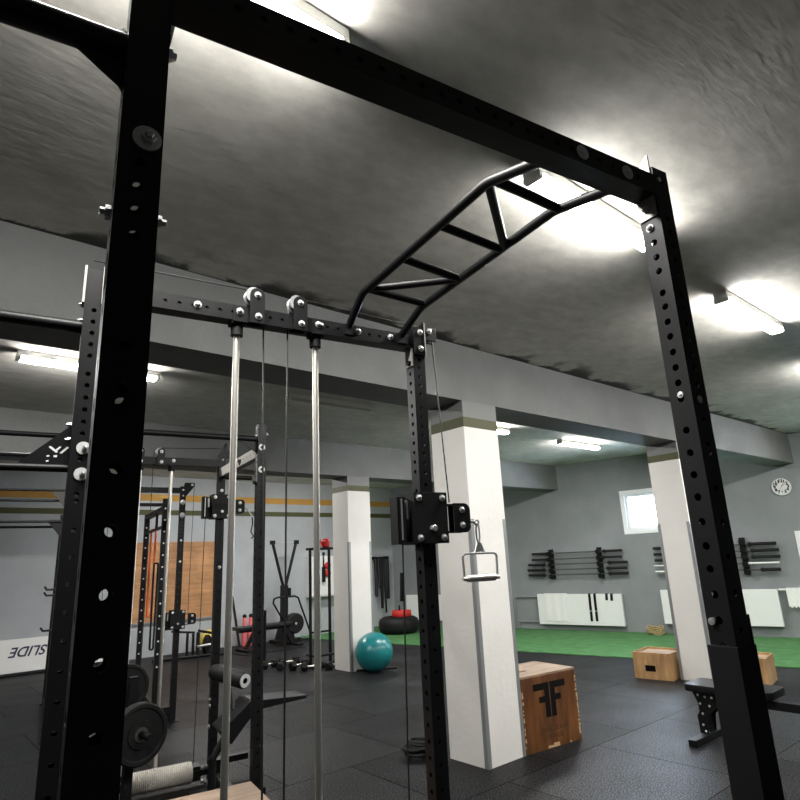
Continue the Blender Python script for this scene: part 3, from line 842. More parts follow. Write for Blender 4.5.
# storage pegs on the left rear side for plates
pegm = MB().cyl((.40, D2-.05, .50), (.40, D2-.42, .50), .022)
pegm.box((.37, D2-.06, .1), (.43, D2, .56))
pegm.cyl((.40, D2-.05, .77), (.40, D2-.05, .77001), .01)
# left bay bars of this rig
upright(R2, -W2, 0, 2.69, detail=False); upright(R2, -W2, D2, 2.66, detail=False)
MB().cyl((-W2+T, .031, 2.52), (0, .031, 2.52), .0175).build('pull_up_bar', M['powder'], R2, smooth=True)
MB().cyl((-W2+T, D2+.031, 2.585), (0, D2+.031, 2.585), .0165).build('pull_up_bar', M['powder'], R2, smooth=True)

# ---- third rig: cable station
R3 = rack_frame((.235, 7.79), 'black cable station rack in front of the orange plywood board')
W3 = 1.235
c3 = upright(R3, W3, 0, 2.655); upright(R3, 0, 0, 2.655, detail=False)
b3m = hbeam(R3, 'pulley_beam', (T, 0, 2.575), (W3, T, 2.638), holes=False)
for zz in (2.462, 2.304):
    bolt(MB(), (W3+.03, 0, zz), (0,-1,0), .022, .012).build('bolt', M['zinc'], c3, smooth=True)
for zz in (2.61, 2.54, 2.0, 1.75):
    bolt(MB(), (W3+.03, 0, zz), (0,-1,0), .010, .010).build('bolt', M['zinc'], c3, smooth=True)
m = MB().prism([(W3+.0, -.007, 2.53), (W3+T, -.007, 2.53), (W3+T+.10, -.007, 2.66), (W3+T+.10, -.007, 2.70), (W3+T-.02, -.007, 2.70)], (0, .006, 0))
m.cyl((W3+T+.07, -.01, 2.675), (W3+T+.07, .03, 2.675), .028, n=20)
m.build('pulley_arm', M['powder'], R3)
bolt(MB(), (W3+T+.07, -.01, 2.675), (0,-1,0), .011, .01).build('bolt', M['zinc'], R3, smooth=True)
carriage(R3, W3, 0, 1.09)
cable(R3, [(W3+T+.10, .02, 2.67), (W3+T+.085, 0, 1.15)])
cable(R3, [(W3-.105, 0, 1.0), (W3-.11, .02, .1)])
cable(R3, [(.45, .03, 2.575), (.45, .03, .1)])
MB().box((W3+.004, T, .03), (W3+T-.004, .55, .08)).build('base_rail', M['powder'], R3)
MB().box((.004, T, .03), (T-.004, .55, .08)).build('base_rail', M['powder'], R3)
MB().box((T, .004, .10), (W3, T-.004, .16)).build('low_bar', M['powder'], R3)
# its left bay with four thin pull-up bars and gussets
upright(R3, -1.25, 0, 2.655, detail=False)
for zz, y, lt in ((2.585, .031, True), (2.475, .10, True), (2.238, .031, False), (2.184, .10, False)):
    o = MB().cyl((-1.25, y, zz), (0, y, zz), .0135).build('pull_up_bar', M['powder'], R3, smooth=True)
for zz, mt in ((2.60, 'dark_steel'), (2.255, 'powder')):  # upper gusset's lit look painted in as a lighter tone
    MB().prism([(0, .03, zz), (-.165, .03, zz), (-.16, .03, zz-.02), (0, .03, zz-.22)], (0, .006, 0)).build('gusset', M[mt], R3)
# pegs
for zz in (1.53, 1.47, 1.11):
    MB().tube([(0, .02, zz-.02), (-.10, .02, zz-.02), (-.125, .02, zz+.015)], .012, 8).build('peg', M['powder'], R3, smooth=True)

# ---- fourth rig near the back wall
R4 = rack_frame((.25, 8.5), 'low black rack with sloping side arm near the back wall')
W4, D4 = 1.14, 1.55
e4 = upright(R4, W4, 0, 2.58, detail=False); d4 = upright(R4, W4, D4, 2.50, detail=False); upright(R4, 0, 0, 2.58, detail=False); upright(R4, 0, D4, 2.5, detail=False)
for u_, y in ((e4, 0), (d4, D4)):
    for k in range(14):
        bolt(MB(), (W4+.03, y, .5+.15*k), (0,-1,0), .008, .003).build('bolt', M['washer'], u_, smooth=True)
MB().box((W4, T, 2.42), (W4+T, D4, 2.485)).build('side_beam', M['powder'], R4)
MB().box((W4+.015, T, 2.20), (W4+.045, D4, 2.235)).build('safety_bar', M['powder'], R4)
MB().box((W4+.015, .62, 2.23), (W4+.045, .66, 2.43)).build('strut', M['powder'], R4)
MB().box((T, .004, 2.48), (W4, T-.004, 2.52)).build('cross_beam', M['powder'], R4)
MB().box((T, D4+.004, .28), (W4, D4+T-.004, .33)).build('cross_beam', M['powder'], R4)
MB().box((W4+.004, T, .03), (W4+T-.004, D4, .08)).build('base_rail', M['powder'], R4)
MB().box((.004, T, .03), (T-.004, D4, .08)).build('base_rail', M['powder'], R4)
# bands hanging from that rack
def loop_band(name, mat, top, L, wdt, label, cat, group=None, tilt=0.0, thick=.006):
    m = MB()
    x, y, z = top
    pts_o = []
    n = 8
    for i in range(n+1): pts_o.append((x-wdt*cos(pi*i/n), y, z+wdt*sin(pi*i/n)*.5))
    for i in range(n+1): pts_o.append((x+tilt*L+wdt*.8*cos(pi*i/n), y, z-L-wdt*sin(pi*i/n)*.6))
    m.tube(pts_o, thick, 6, closed=True)
    return tag(m.build(name, mat, None, smooth=True), label, cat, group)
q = rig(.25+W4+.09, 9.75)
loop_band('resistance_band', M['orange'], (q[0], q[1], 2.24), 1.2, .035, 'orange red resistance band hanging beside the plywood board', 'resistance band', thick=.014)
loop_band('resistance_band', M['rubber'], (q[0]+.03, q[1]-.10, 1.75), 1.15, .03, 'black resistance band hanging just right of the orange one', 'resistance band', thick=.014)

# bumper plates on the floor stand of rig two
def plate(name, c, d, R, th, label, cat, group, mat='rubber', hub=True):
    c = Vector(c)
    e = empty(name, c, 0, label, cat, group)
    d = Vector(d).normalized()
    m = MB().lathe(-d*th/2, d, [(0,.026),(0,R*.45),(th*.12,R*.47),(th*.12,R*.80),(0,R*.84),(0,R*.95),(th*.15,R),(th*.85,R),(th,R*.95),(th,R*.84),(th*.88,R*.80),(th*.88,R*.47),(th,R*.45),(th,.026),(0,.026)], 40)
    m.build('plate_disc', M[mat], e, smooth=True)
    if hub: MB().lathe(-d*(th/2+.004), d, [(0,.026),(0,.05),(th+.008,.05),(th+.008,.026),(0,.026)], 24).build('hub_ring', M['dark_steel'], e, smooth=True)
    return e
yy = 5.08
q0 = rig(.752, yy); pdir = Vector(rig(.35, -1.0)); pdir = Vector((pdir[0], pdir[1], 0)).normalized()
plate('weight_plate', (q0[0], q0[1], .53), pdir, .207, .075, 'large black bumper plate standing upright left of the ribbed roller', 'weight plate', None)
q1 = rig(.69, 5.38)
plate('weight_plate', (q1[0], q1[1], .80), pdir, .17, .05, 'smaller black weight plate above and behind the large bumper plate', 'weight plate', None, hub=False)
st = empty('plate_stand', (q0[0]+pdir[0]*-.12, q0[1]-pdir[1]*.12, 0), 0, 'black plate stand with horizontal pin carrying two weight plates', 'plate stand')
lp = lambda x, y, z: (x-st.location[0], y-st.location[1], z)
pin0 = Vector(lp(q0[0], q0[1], .53))
MB().cyl(pin0-pdir*.13, pin0+pdir*.17, .0235, n=18).build('plate_pin', M['powder'], st, smooth=True)
pin1 = Vector(lp(q1[0], q1[1], .80))
MB().cyl(pin1-pdir*.05, pin1+pdir*.06, .0235, n=18).build('plate_pin', M['powder'], st, smooth=True)
c0 = pin0-pdir*.13; c1 = pin1-pdir*.05
MB().box((c0.x-.03, c0.y-.03, 0), (c0.x+.03, c0.y+.03, .9)).build('post', M['powder'], st)
MB().tube([(c0.x, c0.y, .80), (c1.x, c1.y, .80)], .022, 8).build('bracket', M['powder'], st)
MB().box((c0.x-.25, c0.y-.03, 0), (c0.x+.25, c0.y+.03, .04)).build('base', M['powder'], st)

# plywood box between the two rigs
q = rig(1.19, 3.85)
e = empty('plyo_box', (q[0], q[1], 0), -TH, 'pale plywood box at the bottom edge in front of the ribbed roller', 'plyo box')
m = MB().box((-.76, -.61, 0), (0, 0, .43)); m.build('box_body', M['ply_pale'], e)
MB().box((-.765, -.615, .43), (.005, .005, .45)).build('box_top', M['ply_top'], e, bevel=.002)

# handle on the near rig's carriage
hx, hy_ = W+T+.052+.128, D-.004
wp = rig(.0496+hx, .879+hy_)
e = empty('cable_stirrup', (wp[0], wp[1], 0), -TH, 'steel stirrup cable handle clipped to the pulley beside the white pillar', 'cable handle')
m = MB().tube([(-.015, 0, 1.800), (.012, 0, 1.802), (.035, 0, 1.800)], .006, 8).torus((.045, 0, 1.797), (0,1,0), .012, .004)
m.torus((.0, 0, 1.803), (0,0,1), .012, .004)
m.build('swivel', M['zinc'], e, smooth=True)
pts = [(.047+.009*sin(t*2*pi/20), 0, 1.752+.042*cos(t*2*pi/20)) for t in range(20)]
m = MB().tube(pts, .0042, 8, closed=True)
m.build('carabiner', M['zinc'], e, smooth=True)
MB().prism([(.020, -.003, 1.668), (.078, -.003, 1.668), (.058, -.003, 1.708), (.048, -.003, 1.716), (.038, -.003, 1.708)], (0, .006, 0)).build('swivel_plate', M['zinc'], e)
fx0, fx1, fz0, fz1 = -.046, .142, 1.556, 1.664
MB().tube([(fx0+.004, 0, fz0), (fx0, 0, fz1-.012), (fx0+.012, 0, fz1), (fx1-.012, 0, fz1), (fx1, 0, fz1-.012), (fx1-.004, 0, fz0)], .0055, 10).build('frame', M['zinc'], e, smooth=True)
MB().lathe((fx0-.004, 0, fz0+.003), (1,0,0), [(0,0),(0,.009),(.02,.009),(.024,.015),(fx1-fx0-.016,.015),(fx1-fx0-.012,.009),(fx1-fx0+.008,.009),(fx1-fx0+.008,0)], 16).build('grip', M['chrome'], e, smooth=True)
# small clip at rig two carriage
wp = rig(.178+W2+T+.16, 4.32+D2)
e = empty('cable_clip', (wp[0], wp[1], 0), -TH, 'pale carabiner and strap hanging from the middle rack carriage', 'carabiner')
MB().tube([(0,0,2.18),(.04,0,2.175),(.07,0,2.13),(.095,0,2.095)], .007, 8).build('carabiner', M['washer'], e, smooth=True)
MB().tube([(.095,0,2.09),(.10,0,2.03),(.085,0,1.96),(.11,0,1.92),(.09,0,1.90)], .006, 8).build('strap', M['matte'], e, smooth=True)

# coil of bands on the floor behind the near rig
cx, cy = (rig(2.1, 0)[0]*0+3.0-.0), 0
c = rig(3.02*cos(TH)-0.0, 0)
# ------------------------------------------------------------------ floor objects in room coordinates
def at_floor_coil(x, y):
    m = MB(); rnd = random.Random(3)
    for k in range(7):
        r = .085+.02*rnd.random(); z = .014+.013*k; t = rnd.random()*6
        ox, oy = .03*cos(t), .03*sin(t); tl = .05+.1*rnd.random(); ph = rnd.random()*6
        m.tube([(x+ox+r*cos(a*2*pi/28), y+oy+r*1.05*sin(a*2*pi/28), z+.018+.5*tl*r*(1+cos(a*2*pi/28+ph))) for a in range(28)], .015, 6, closed=True)
    return tag(m.build('rope_coil', M['rubber'], None, smooth=True), 'coiled black rope on the floor behind the near rig upright', 'rope coil')
COILP = (3.80, 4.40)
at_floor_coil(*COILP)

# dark plyo box with the FF logo, in front of the nearest pillar
bx = (4.4205, 3.7135); bx1 = (5.125, 3.639)
ang = math.atan2(bx1[1]-bx[1], bx1[0]-bx[0])
e = empty('plyo_box', (bx[0], bx[1], 0), ang, 'dark stained plyo box with black logo beside the nearest pillar', 'plyo box')
BW, BD, BH = .708, .51, .61
MB().box((0, 0, 0), (BW, BD, BH-.018)).build('box_body', M['ply_dark'], e, bevel=.002)
tm = MB()
sx, sy, sl, sw_ = .155, .18, .12, .035     # hand slot in the lid
tm.box((0, 0, BH-.018), (sx, BD, BH)).box((sx+sl, 0, BH-.018), (BW, BD, BH)).box((sx, 0, BH-.018), (sx+sl, sy, BH)).box((sx, sy+sw_, BH-.018), (sx+sl, BD, BH))
tm.build('box_top', M['ply_top'], e)
MB().box((sx+.001, sy+.001, BH-.0175), (sx+sl-.001, sy+sw_-.001, BH-.015)).build('hand_slot_shade', M['black_mark_and_shade'], e)  # black sheet on the slot floor, shade of the hollow as colour
# logo: two F back to back
def fpoly(s):
    c = BW*.495
    P = [(.005,.235),(.005,.520),(.205,.520),(.205,.464),(.068,.464),(.068,.412),(.140,.412),(.140,.362),(.068,.362),(.068,.235)]
    return [(c+s*a, -.0008, b+.012) for a, b in P]
lg = MB()
for s in (-1, 1):
    P = fpoly(s)
    lg.prism(P, (0, .0006, 0))
lg.build('logo', M['black_mark_and_shade'], e)
def text(name, body, size, mat, parent, loc, rot, shear=0.0, ext=.0006, align='CENTER', bold=0.0):
    cu = bpy.data.curves.new(name, 'FONT'); cu.body = body; cu.size = size; cu.shear = shear; cu.extrude = ext; cu.align_x = align
    cu.offset = bold
    ob = bpy.data.objects.new(name+'_curve', cu); COL.objects.link(ob)
    dg = bpy.context.evaluated_depsgraph_get(); dg.update()
    me = bpy.data.meshes.new_from_object(ob.evaluated_get(dg))
    COL.objects.unlink(ob); bpy.data.objects.remove(ob)
    me.materials.clear(); me.materials.append(mat)
    o = bpy.data.objects.new(name, me); COL.objects.link(o)
    o.location = loc; o.rotation_euler = rot
    if parent: o.parent = parent
    return o
text('lettering', 'FUNCTIONAL', .055, M['faded_mark'], e, (BW*.54, -.0008, .135), (pi/2, 0, 0))
text('lettering', 'FITNESS', .055, M['faded_mark'], e, (BW*.54, -.0008, .075), (pi/2, 0, 0))
# chipped pale edges
rnd = random.Random(5)
def chip(x0, z0, x1, z1):
    MB().prism([(x0, -.0012, z0), (x1, -.0012, z0+.004*rnd.random()), (x1-.006*rnd.random(), -.0012, z1), (x0+.004*rnd.random(), -.0012, z1+.004*rnd.random())], (0, .0010, 0)).build('chipped_edge', M['ply_edge'], e)
zz = .05
while zz < .52:
    h = .012+.03*rnd.random(); chip(BW-.012-.014*rnd.random(), zz, BW-.0005, zz+h); zz += h+.02*rnd.random()
zz = .05
while zz < .5:
    h = .01+.025*rnd.random(); chip(.0005, zz, .012+.012*rnd.random(), zz+h); zz += h+.05*rnd.random()
chip(.27, .004, .34, .022); chip(.34, .003, .42, .034); chip(.55, .003, .58, .015)

# two low plyo boxes on the right
def low_box(x, y, rz, w_, d_, h_, label):
    e = empty('plyo_box', (x, y, 0), rz, label, 'plyo box')
    m = MB(); t = .021
    # front panel with a rectangular hand hole
    hx0, hx1, hz0, hz1 = w_*.30, w_*.58, h_*.28, h_*.52
    m.box((0, 0, 0), (hx0, t, h_)).box((hx1, 0, 0), (w_, t, h_)).box((hx0, 0, 0), (hx1, t, hz0)).box((hx0, 0, hz1), (hx1, t, h_))
    m.box((0, d_-t, 0), (w_, d_, h_)).box((0, t, 0), (t, d_-t, h_)).box((w_-t, t, 0), (w_, d_-t, h_))
    m.build('box_body', M['ply_pale'], e)
    MB().box((t, t, h_-.045), (w_-t, d_-t, h_-.025)).build('box_top', M['ply_top'], e)
    MB().box((t, t+.0, .02), (w_-t, t+.004, h_-.05)).build('hole_shade', M['black_mark_and_shade'], e)  # black sheet behind the hand hole paints in the shade inside
    return e
low_box(7.9, 4.66, radians(-82), .49, .52, .325, 'low pale plywood box on the rubber floor left of the right pillar')
low_box(8.22, 3.60, radians(-80), .45, .5, .31, 'low pale plywood box right of the right pillar, beyond the bench')

# adjustable bench, right foreground
e = empty('weight_bench', (5.70, 2.60, 0), 0, 'black weight bench behind the near right upright', 'weight bench')
def pad(x0, y0, x1, y1, z0, z1, r, name, parent):
    n = 6; P = []
    for cx, cy, a0 in ((x1-r, y1-r, 0), (x0+r, y1-r, 90), (x0+r, y0+r, 180), (x1-r, y0+r, 270)):
        for k in range(n+1):
            a = radians(a0+90*k/n); P.append((cx+r*cos(a), cy+r*sin(a), z0))
    return MB().prism(P, (0, 0, z1-z0)).build(name, M['vinyl'], parent, smooth=True, bevel=.012)
pad(-.02, -.10, .34, .30, .405, .465, .05, 'seat', e)
pad(.0, -.42, .36, -.115, .405, .465, .06, 'back_pad', e)
m = MB().box((.10, -1.9, .32), (.17, .22, .385))
m.build('spine_beam', M['powder'], e)
m = MB()
m.prism([(.055, .165, .06), (.055, .235, .06), (.055, .24, .20), (.055, .20, .26), (.055, .26, .40), (.055, .02, .40), (.055, .0, .33), (.055, .10, .25), (.055, .15, .20)], (.012, 0, 0))
m.prism([(.205, .165, .06), (.205, .235, .06), (.205, .24, .20), (.205, .20, .26), (.205, .26, .40), (.205, .02, .40), (.205, .0, .33), (.205, .10, .25), (.205, .15, .20)], (.012, 0, 0))
bp = m.build('leg_plate', M['powder'], e)
for yy_, zz in ((.21, .37), (.15, .36), (.09, .36), (.20, .30), (.12, .29), (.19, .22), (.20, .13), (.185, .08)):
    bolt(MB(), (.055, yy_, zz), (-1,0,0), .007, .008).build('bolt', M['zinc'], bp, smooth=True)
MB().box((.08, .17, .04), (.19, .23, .34)).build('leg', M['powder'], e)
MB().box((-.19, .165, 0), (.46, .235, .055)).build('foot_bar', M['powder'], e, bevel=.004)
MB().box((.10, -1.85, .0), (.17, -1.78, .33)).build('leg', M['powder'], e)
MB().box((-.15, -1.86, 0), (.42, -1.78, .055)).build('foot_bar', M['powder'], e, bevel=.004)

# exercise ball and the rod beside the third pillar
tag(MB().ball((6.085, 7.98, .292), .292, (1,1,.985), 40, 24).build('exercise_ball', M['teal'], None, smooth=True), 'shiny teal exercise ball on the floor by a white pillar', 'exercise ball')
tag(MB().cyl((5.93, 8.25, .016), (6.47, 7.90, .016), .015).build('exercise_stick', M['rubber'], None, smooth=True), 'thin black stick lying on the floor under the teal ball', 'exercise stick')

# ------------------------------------------------------------------ things on the right wall
def wthing(name, s, z, off, label, cat, group=None):
    return empty(name, wallpt(s, z, off), RZW, label, cat, group)
# in these frames local x goes to the viewer's right, local y into the wall, z up
def radiator(s_left, s_right, z0, z1, label, pipes=True, rails=False):
    L = s_left-s_right
    e = wthing('radiator', s_left, 0, 0, label, 'radiator', 'white wall radiators')
    m = MB().box((0, -.115, z0), (L, -.105, z1)).box((0, -.045, z0), (L, -.035, z1)).box((0, -.115, z0), (.008, -.035, z1)).box((L-.008, -.115, z0), (L, -.035, z1))
    m.build('panel', M['white_enamel'], e, bevel=.003)
    m = MB()
    k = .0
    while k < L-.03:
        m.box((k+.004, -.105, z1-.012), (k+.024, -.045, z1-.002)); k += .045
    m.build('top_grille', M['white_enamel'], e)
    m = MB().box((L*.15, -.035, z0+.05), (L*.15+.05, 0, z1-.05)).box((L*.85, -.035, z0+.05), (L*.85+.05, 0, z1-.05))
    m.build('wall_bracket', M['white_enamel'], e)
    if pipes:
        p_ = MB()
        p_.tube([(0, -.05, z1-.06), (-.55, -.05, z1-.06), (-.62, -.05, z1-.10), (-.62, -.05, .02)], .016, 8)
        p_.tube([(0, -.05, z0+.04), (-.56, -.05, z0+.04), (-.56, -.05, .02)], .016, 8)
        p_.build('pipe', M['wall_pipe'], e, smooth=True)
    return e
M['wall_pipe'] = simple('grey_painted_pipe', (0.22, 0.23, 0.235), .5)
radiator(5.385, 3.475, .13, .765, 'long white radiator under the left barbell rack, towel and straps on it')
radiator(2.69, .65, .20, .838, 'long white radiator partly behind the right pillar under the right barbells', pipes=False)
radiator(9.15, 7.25, .14, .755, 'white radiator seen in a sliver between the near rig and red plate', pipes=False)
# towel on radiator one
def towel(s_left, s_right, z0, z1, label, off=.118, ragged=0.0):
    L = s_left-s_right
    e = wthing('towel', s_left, 0, 0, label, 'towel')
    n = 12; m = MB()
    front = [(L*i/n, -off-.012-.004*sin(i*1.3), z0+(ragged*sin(i*1.9) if ragged else .006*sin(i*.9))) for i in range(n+1)]
    for i in range(n):
        (xa, ya, za), (xb, yb_, zb_) = front[i], front[i+1]
        m.hexa([(xa, ya, za), (xb, yb_, zb_), (xb, -off-.002, zb_), (xa, -off-.002, za), (xa, ya, z1+.010), (xb, yb_, z1+.010), (xb, -off-.002, z1+.010), (xa, -off-.002, z1+.010)])
    m.box((0, -off-.003, z1+.002), (L, -off+.085, z1+.010))
    bmesh.ops.remove_doubles(m.bm, verts=m.bm.verts[:], dist=1e-5)
    m.build('cloth', M['white_cloth'], e)
    return e
towel(5.21, 4.70, .205, .768, 'white towel hanging over the left end of a radiator')
# straps
def strap(s, z0, z1, label, group=None):
    e = wthing('strap', s, 0, 0, label, 'strap', group)
    m = MB(); w_ = .055
    prof = [(-.055, z1-.02), (-.08, z1+.006), (-.112, z1+.006), (-.121, z1-.02), (-.122, z0)]
    A = [(y-.000, z) for y, z in prof]
    rows = [[m.bm.verts.new((a-(.006 if z == z0 else 0), y, z)) for a in (0, w_)] for y, z in A]
    for p_, q_ in zip(rows, rows[1:]): m.face([p_[0], p_[1], q_[1], q_[0]])
    bmesh.ops.solidify(m.bm, geom=m.bm.faces[:], thickness=.006)
    m.build('webbing', M['rubber'], e)
    if z1-z0 > .3:
        MB().box((-.003, -.126, z0*.62+z1*.38-.012), (w_+.003, -.122, z0*.62+z1*.38+.004)).build('buckle', M['zinc'], e)
    return e
strap(4.19, .215, .768, 'long black strap on the left radiator, left one of the two')
strap(4.075, .215, .768, 'long black strap on the left radiator, right one of the two')
strap(3.815, .64, .768, 'short black strap on the left radiator, left one of the two')
strap(3.71, .63, .768, 'short black strap on the left radiator, right one of the two')
# cloth at the right edge, over a valve pipe
e = wthing('towel_rail', .64, 0, 0, 'short white pipe rail right of the right radiator carrying a cloth', 'rail')
MB().tube([(0, -.06, .83), (.62, -.06, .83)], .018, 8).build('rail_bar', M['white_enamel'], e, smooth=True)
MB().box((.55, -.075, .80), (.58, 0, .86)).build('rail_bracket', M['white_enamel'], e)
towel(.52, .30, .53, .848, 'small white cloth hanging at the right edge beside the right radiator', off=.08, ragged=.02)
# barbell racks
def bar_rack(sL, sR, z0, z1, label):
    e = wthing('barbell_rack', (sL+sR)/2, 0, 0, label, 'barbell rack', 'wall barbell racks')
    h = (sL-sR)/2
    for x in (-h, h):
        m = MB().box((x-.05, -.05, z0-.03), (x+.05, 0, z1+.03))
        for k in range(5):
            zz = z0+.03+k*(z1-z0-.09)/4
            m.prism([(x-.045, 0, zz-.05), (x-.045, -.13, zz-.05), (x-.045, -.15, zz+.04), (x-.045, -.125, zz+.04), (x-.045, -.115, zz-.015), (x-.045, 0, zz-.015)], (.09, 0, 0))
        m.build('bracket', M['matte'], e)
    return e
bar_rack(4.98, 3.86, 1.115, 1.70, 'black barbell wall rack left of the window')
bar_rack(2.20, 1.085, 1.13, 1.745, 'black barbell wall rack right of the window below the clock')
def barbell(sl, sr, z, label, group, sleeve=.42, mat='rubber', rs=.03, sleeve_r=None, matr=None):
    L = sl-sr
    e = wthing('barbell', sl, z, .095, label, 'barbell', group)
    MB().cyl((sleeve*.9, 0, 0), (L-sleeve*.9, 0, 0), .014, n=10).build('shaft', M['bar_steel'], e, smooth=True)
    slr = sleeve_r or sleeve
    for a, b, mt in ((0, sleeve, mat), (L, L-slr, matr or mat)):
        d = 1 if b > a else -1
        o = MB().lathe((a, 0, 0), (d,0,0), [(0,0),(0,rs),(abs(b-a)-.06,rs),(abs(b-a)-.06,rs*1.35),(abs(b-a)-.02,rs*1.35),(abs(b-a)-.02,.02),(abs(b-a),.02),(abs(b-a),0)], 14).build('sleeve', M[mt], e, smooth=True)
    return e
lab = ['topmost', 'second from the top', 'middle', 'second from the bottom', 'lowest']
for i, (sl, sr, zz) in enumerate([(5.42, 3.345, 1.645), (5.43, 3.36, 1.517), (5.535, 3.265, 1.404), (5.56, 3.285, 1.289), (5.545, 3.275, 1.178)]):
    barbell(sl, sr, zz, 'barbell on the rack left of the window, %s of five' % lab[i], 'barbells left of the window', sleeve=.42+.02*(i % 2), rs=.026+.003*(i > 1))
for i, (sl, sr, zz) in enumerate([(2.71, .525, 1.648), (2.71, .5, 1.53), (2.705, .5, 1.413), (2.74, .535, 1.303), (2.72, .53, 1.185)]):
    barbell(sl, sr, zz, ('silver sleeved barbell on the rack right of the window' if i == 3 else 'dark barbell on the rack right of the window, %s of five' % lab[i]), 'barbells right of the window',
            sleeve=.34, rs=.018 if i == 3 else .03, mat='zinc' if i >= 3 else 'rubber', matr=('white_enamel' if i == 3 else 'rubber'), sleeve_r=(.5 if i == 3 else .33 if i == 4 else .47))
# clock
e = wthing('wall_clock', .27, 2.65, 0, 'round white wall clock with black numerals on grey wall', 'clock')
R = .158
MB().lathe((0, 0, 0), (0,-1,0), [(0,R),(.03,R),(.04,R*.97),(.04,R*.92),(.03,R*.9),(.03,0)], 40).build('case', M['white_enamel'], e, smooth=True)
MB().lathe((0, -.0301, 0), (0,-1,0), [(0,R*.9),(.001,R*.9),(.001,0)], 40).build('dial', M['white_panel'], e)
for k in range(12):
    a = pi/2-2*pi*(k+1)/12
    text('numeral', str(k+1), .075, M['black_mark_and_shade'], e, (R*.68*cos(a), -.0325, R*.68*sin(a)-.021), (pi/2, 0, 0), bold=.004)
for ln_, a, w_ in ((.07, radians(62), .007), (.10, radians(58+180), .004), (.095, radians(40), .005)):
    MB().hexa([(-w_*sin(a)*.5, -.034, w_*cos(a)*.5), (ln_*cos(a)-w_*sin(a)*.5, -.034, ln_*sin(a)+w_*cos(a)*.5), (ln_*cos(a)+w_*sin(a)*.5, -.034, ln_*sin(a)-w_*cos(a)*.5), (w_*sin(a)*.5, -.034, -w_*cos(a)*.5),
               (-w_*sin(a)*.5, -.036, w_*cos(a)*.5), (ln_*cos(a)-w_*sin(a)*.5, -.036, ln_*sin(a)+w_*cos(a)*.5), (ln_*cos(a)+w_*sin(a)*.5, -.036, ln_*sin(a)-w_*cos(a)*.5), (w_*sin(a)*.5, -.036, -w_*cos(a)*.5)]).build('hand', M['matte'], e)
# white notice board at the right edge
e = wthing('notice_board', .21, 0, 0, 'white board on the wall at the right edge below the clock', 'notice board')
MB().box((.0, -.025, 1.30), (1.2, 0, 1.835)).build('board', M['white_panel'], e, bevel=.004)
MB().box((-.004, -.03, 1.292), (.012, .0, 1.843)).box((1.188, -.03, 1.292), (1.204, 0, 1.843)).box((.012, -.03, 1.827), (1.188, 0, 1.843)).box((.012, -.03, 1.292), (1.188, 0, 1.308)).build('board_frame', M['frame_white'], e)
# small rope bundle on the turf
bp_ = wallpt(2.85, .03, .25)
m = MB(); rnd = random.Random(9)
for k in range(5):
    m.tube([(bp_[0]+.10*cos(a*2*pi/18)+.02*rnd.random(), bp_[1]+.16*sin(a*2*pi/18), .035+.028*k+.02*sin(a+k)) for a in range(18)], .016, 6, closed=True)
tag(m.build('rope_coil', M['tan'], None, smooth=True), 'small tan rope bundle on the turf beside the right pillar', 'rope coil')
# tyre, red plate and pin on turf near the corner
tx, ty = 9.52, 11.5
tag(MB().lathe((tx, ty, .012), (0,0,1), [(0,.20),(0,.36),(.05,.45),(.12,.475),(.24,.475),(.31,.45),(.36,.36),(.36,.22),(.31,.20),(.05,.2),(0,.2)], 44).build('tyre', M['rubber'], None, smooth=True, angle=50), 'black tyre lying on the turf beneath the red plate', 'tyre')
plate('weight_plate', (tx+.07, ty-.03, .44), (0,0,1), .235, .13, 'red bumper plate lying on the black tyre', 'weight plate', None, mat='red', hub=False)
tag(MB().cyl((tx+.03, ty-.01, .373), (tx+.03, ty-.01, .62), .021).build('loading_pin', M['powder'], None, smooth=True), 'short black pin standing up through the red plate', 'loading pin')

# ------------------------------------------------------------------ things at the back wall
e = empty('wall_board', (3.6, YB, 0), 0, 'large orange plywood board fixed to the back wall', 'wall board')
MB().box((0, -.03, .665), (2.14, -.001, 2.235)).build('board', M['ply_board'], e)
MB().box((0, -.045, .63), (2.14, -.001, .665)).build('bottom_rail', M['wall_pipe'], e)
# slide board with upside-down word
e = empty('slide_board', (.6, YB-.16, .055), 0, 'white slide board on its edge with upside-down word at far left', 'slide board')
MB().prism([(0, 0, 0), (0, .03, 0), (0, .125, .545), (0, .095, .545)], (3.3, 0, 0)).build('board', M['white_panel'], e, bevel=.003)
MB().box((.3, 0, -.055), (.4, .10, .0)).box((2.9, 0, -.055), (3.0, .10, 0)).build('foot', M['rubber'], e)
lean = math.atan2(.095, .545)
text('lettering', 'SLIDE', .23, M['navy_mark'], e, (1.68, 0, 0), (0, 0, 0), shear=.35, bold=.004).matrix_local = Matrix(((-1,0,0,1.66),(0,-sin(lean),-cos(lean),.405*math.tan(lean)-.003),(0,-cos(lean),sin(lean),.405),(0,0,0,1)))

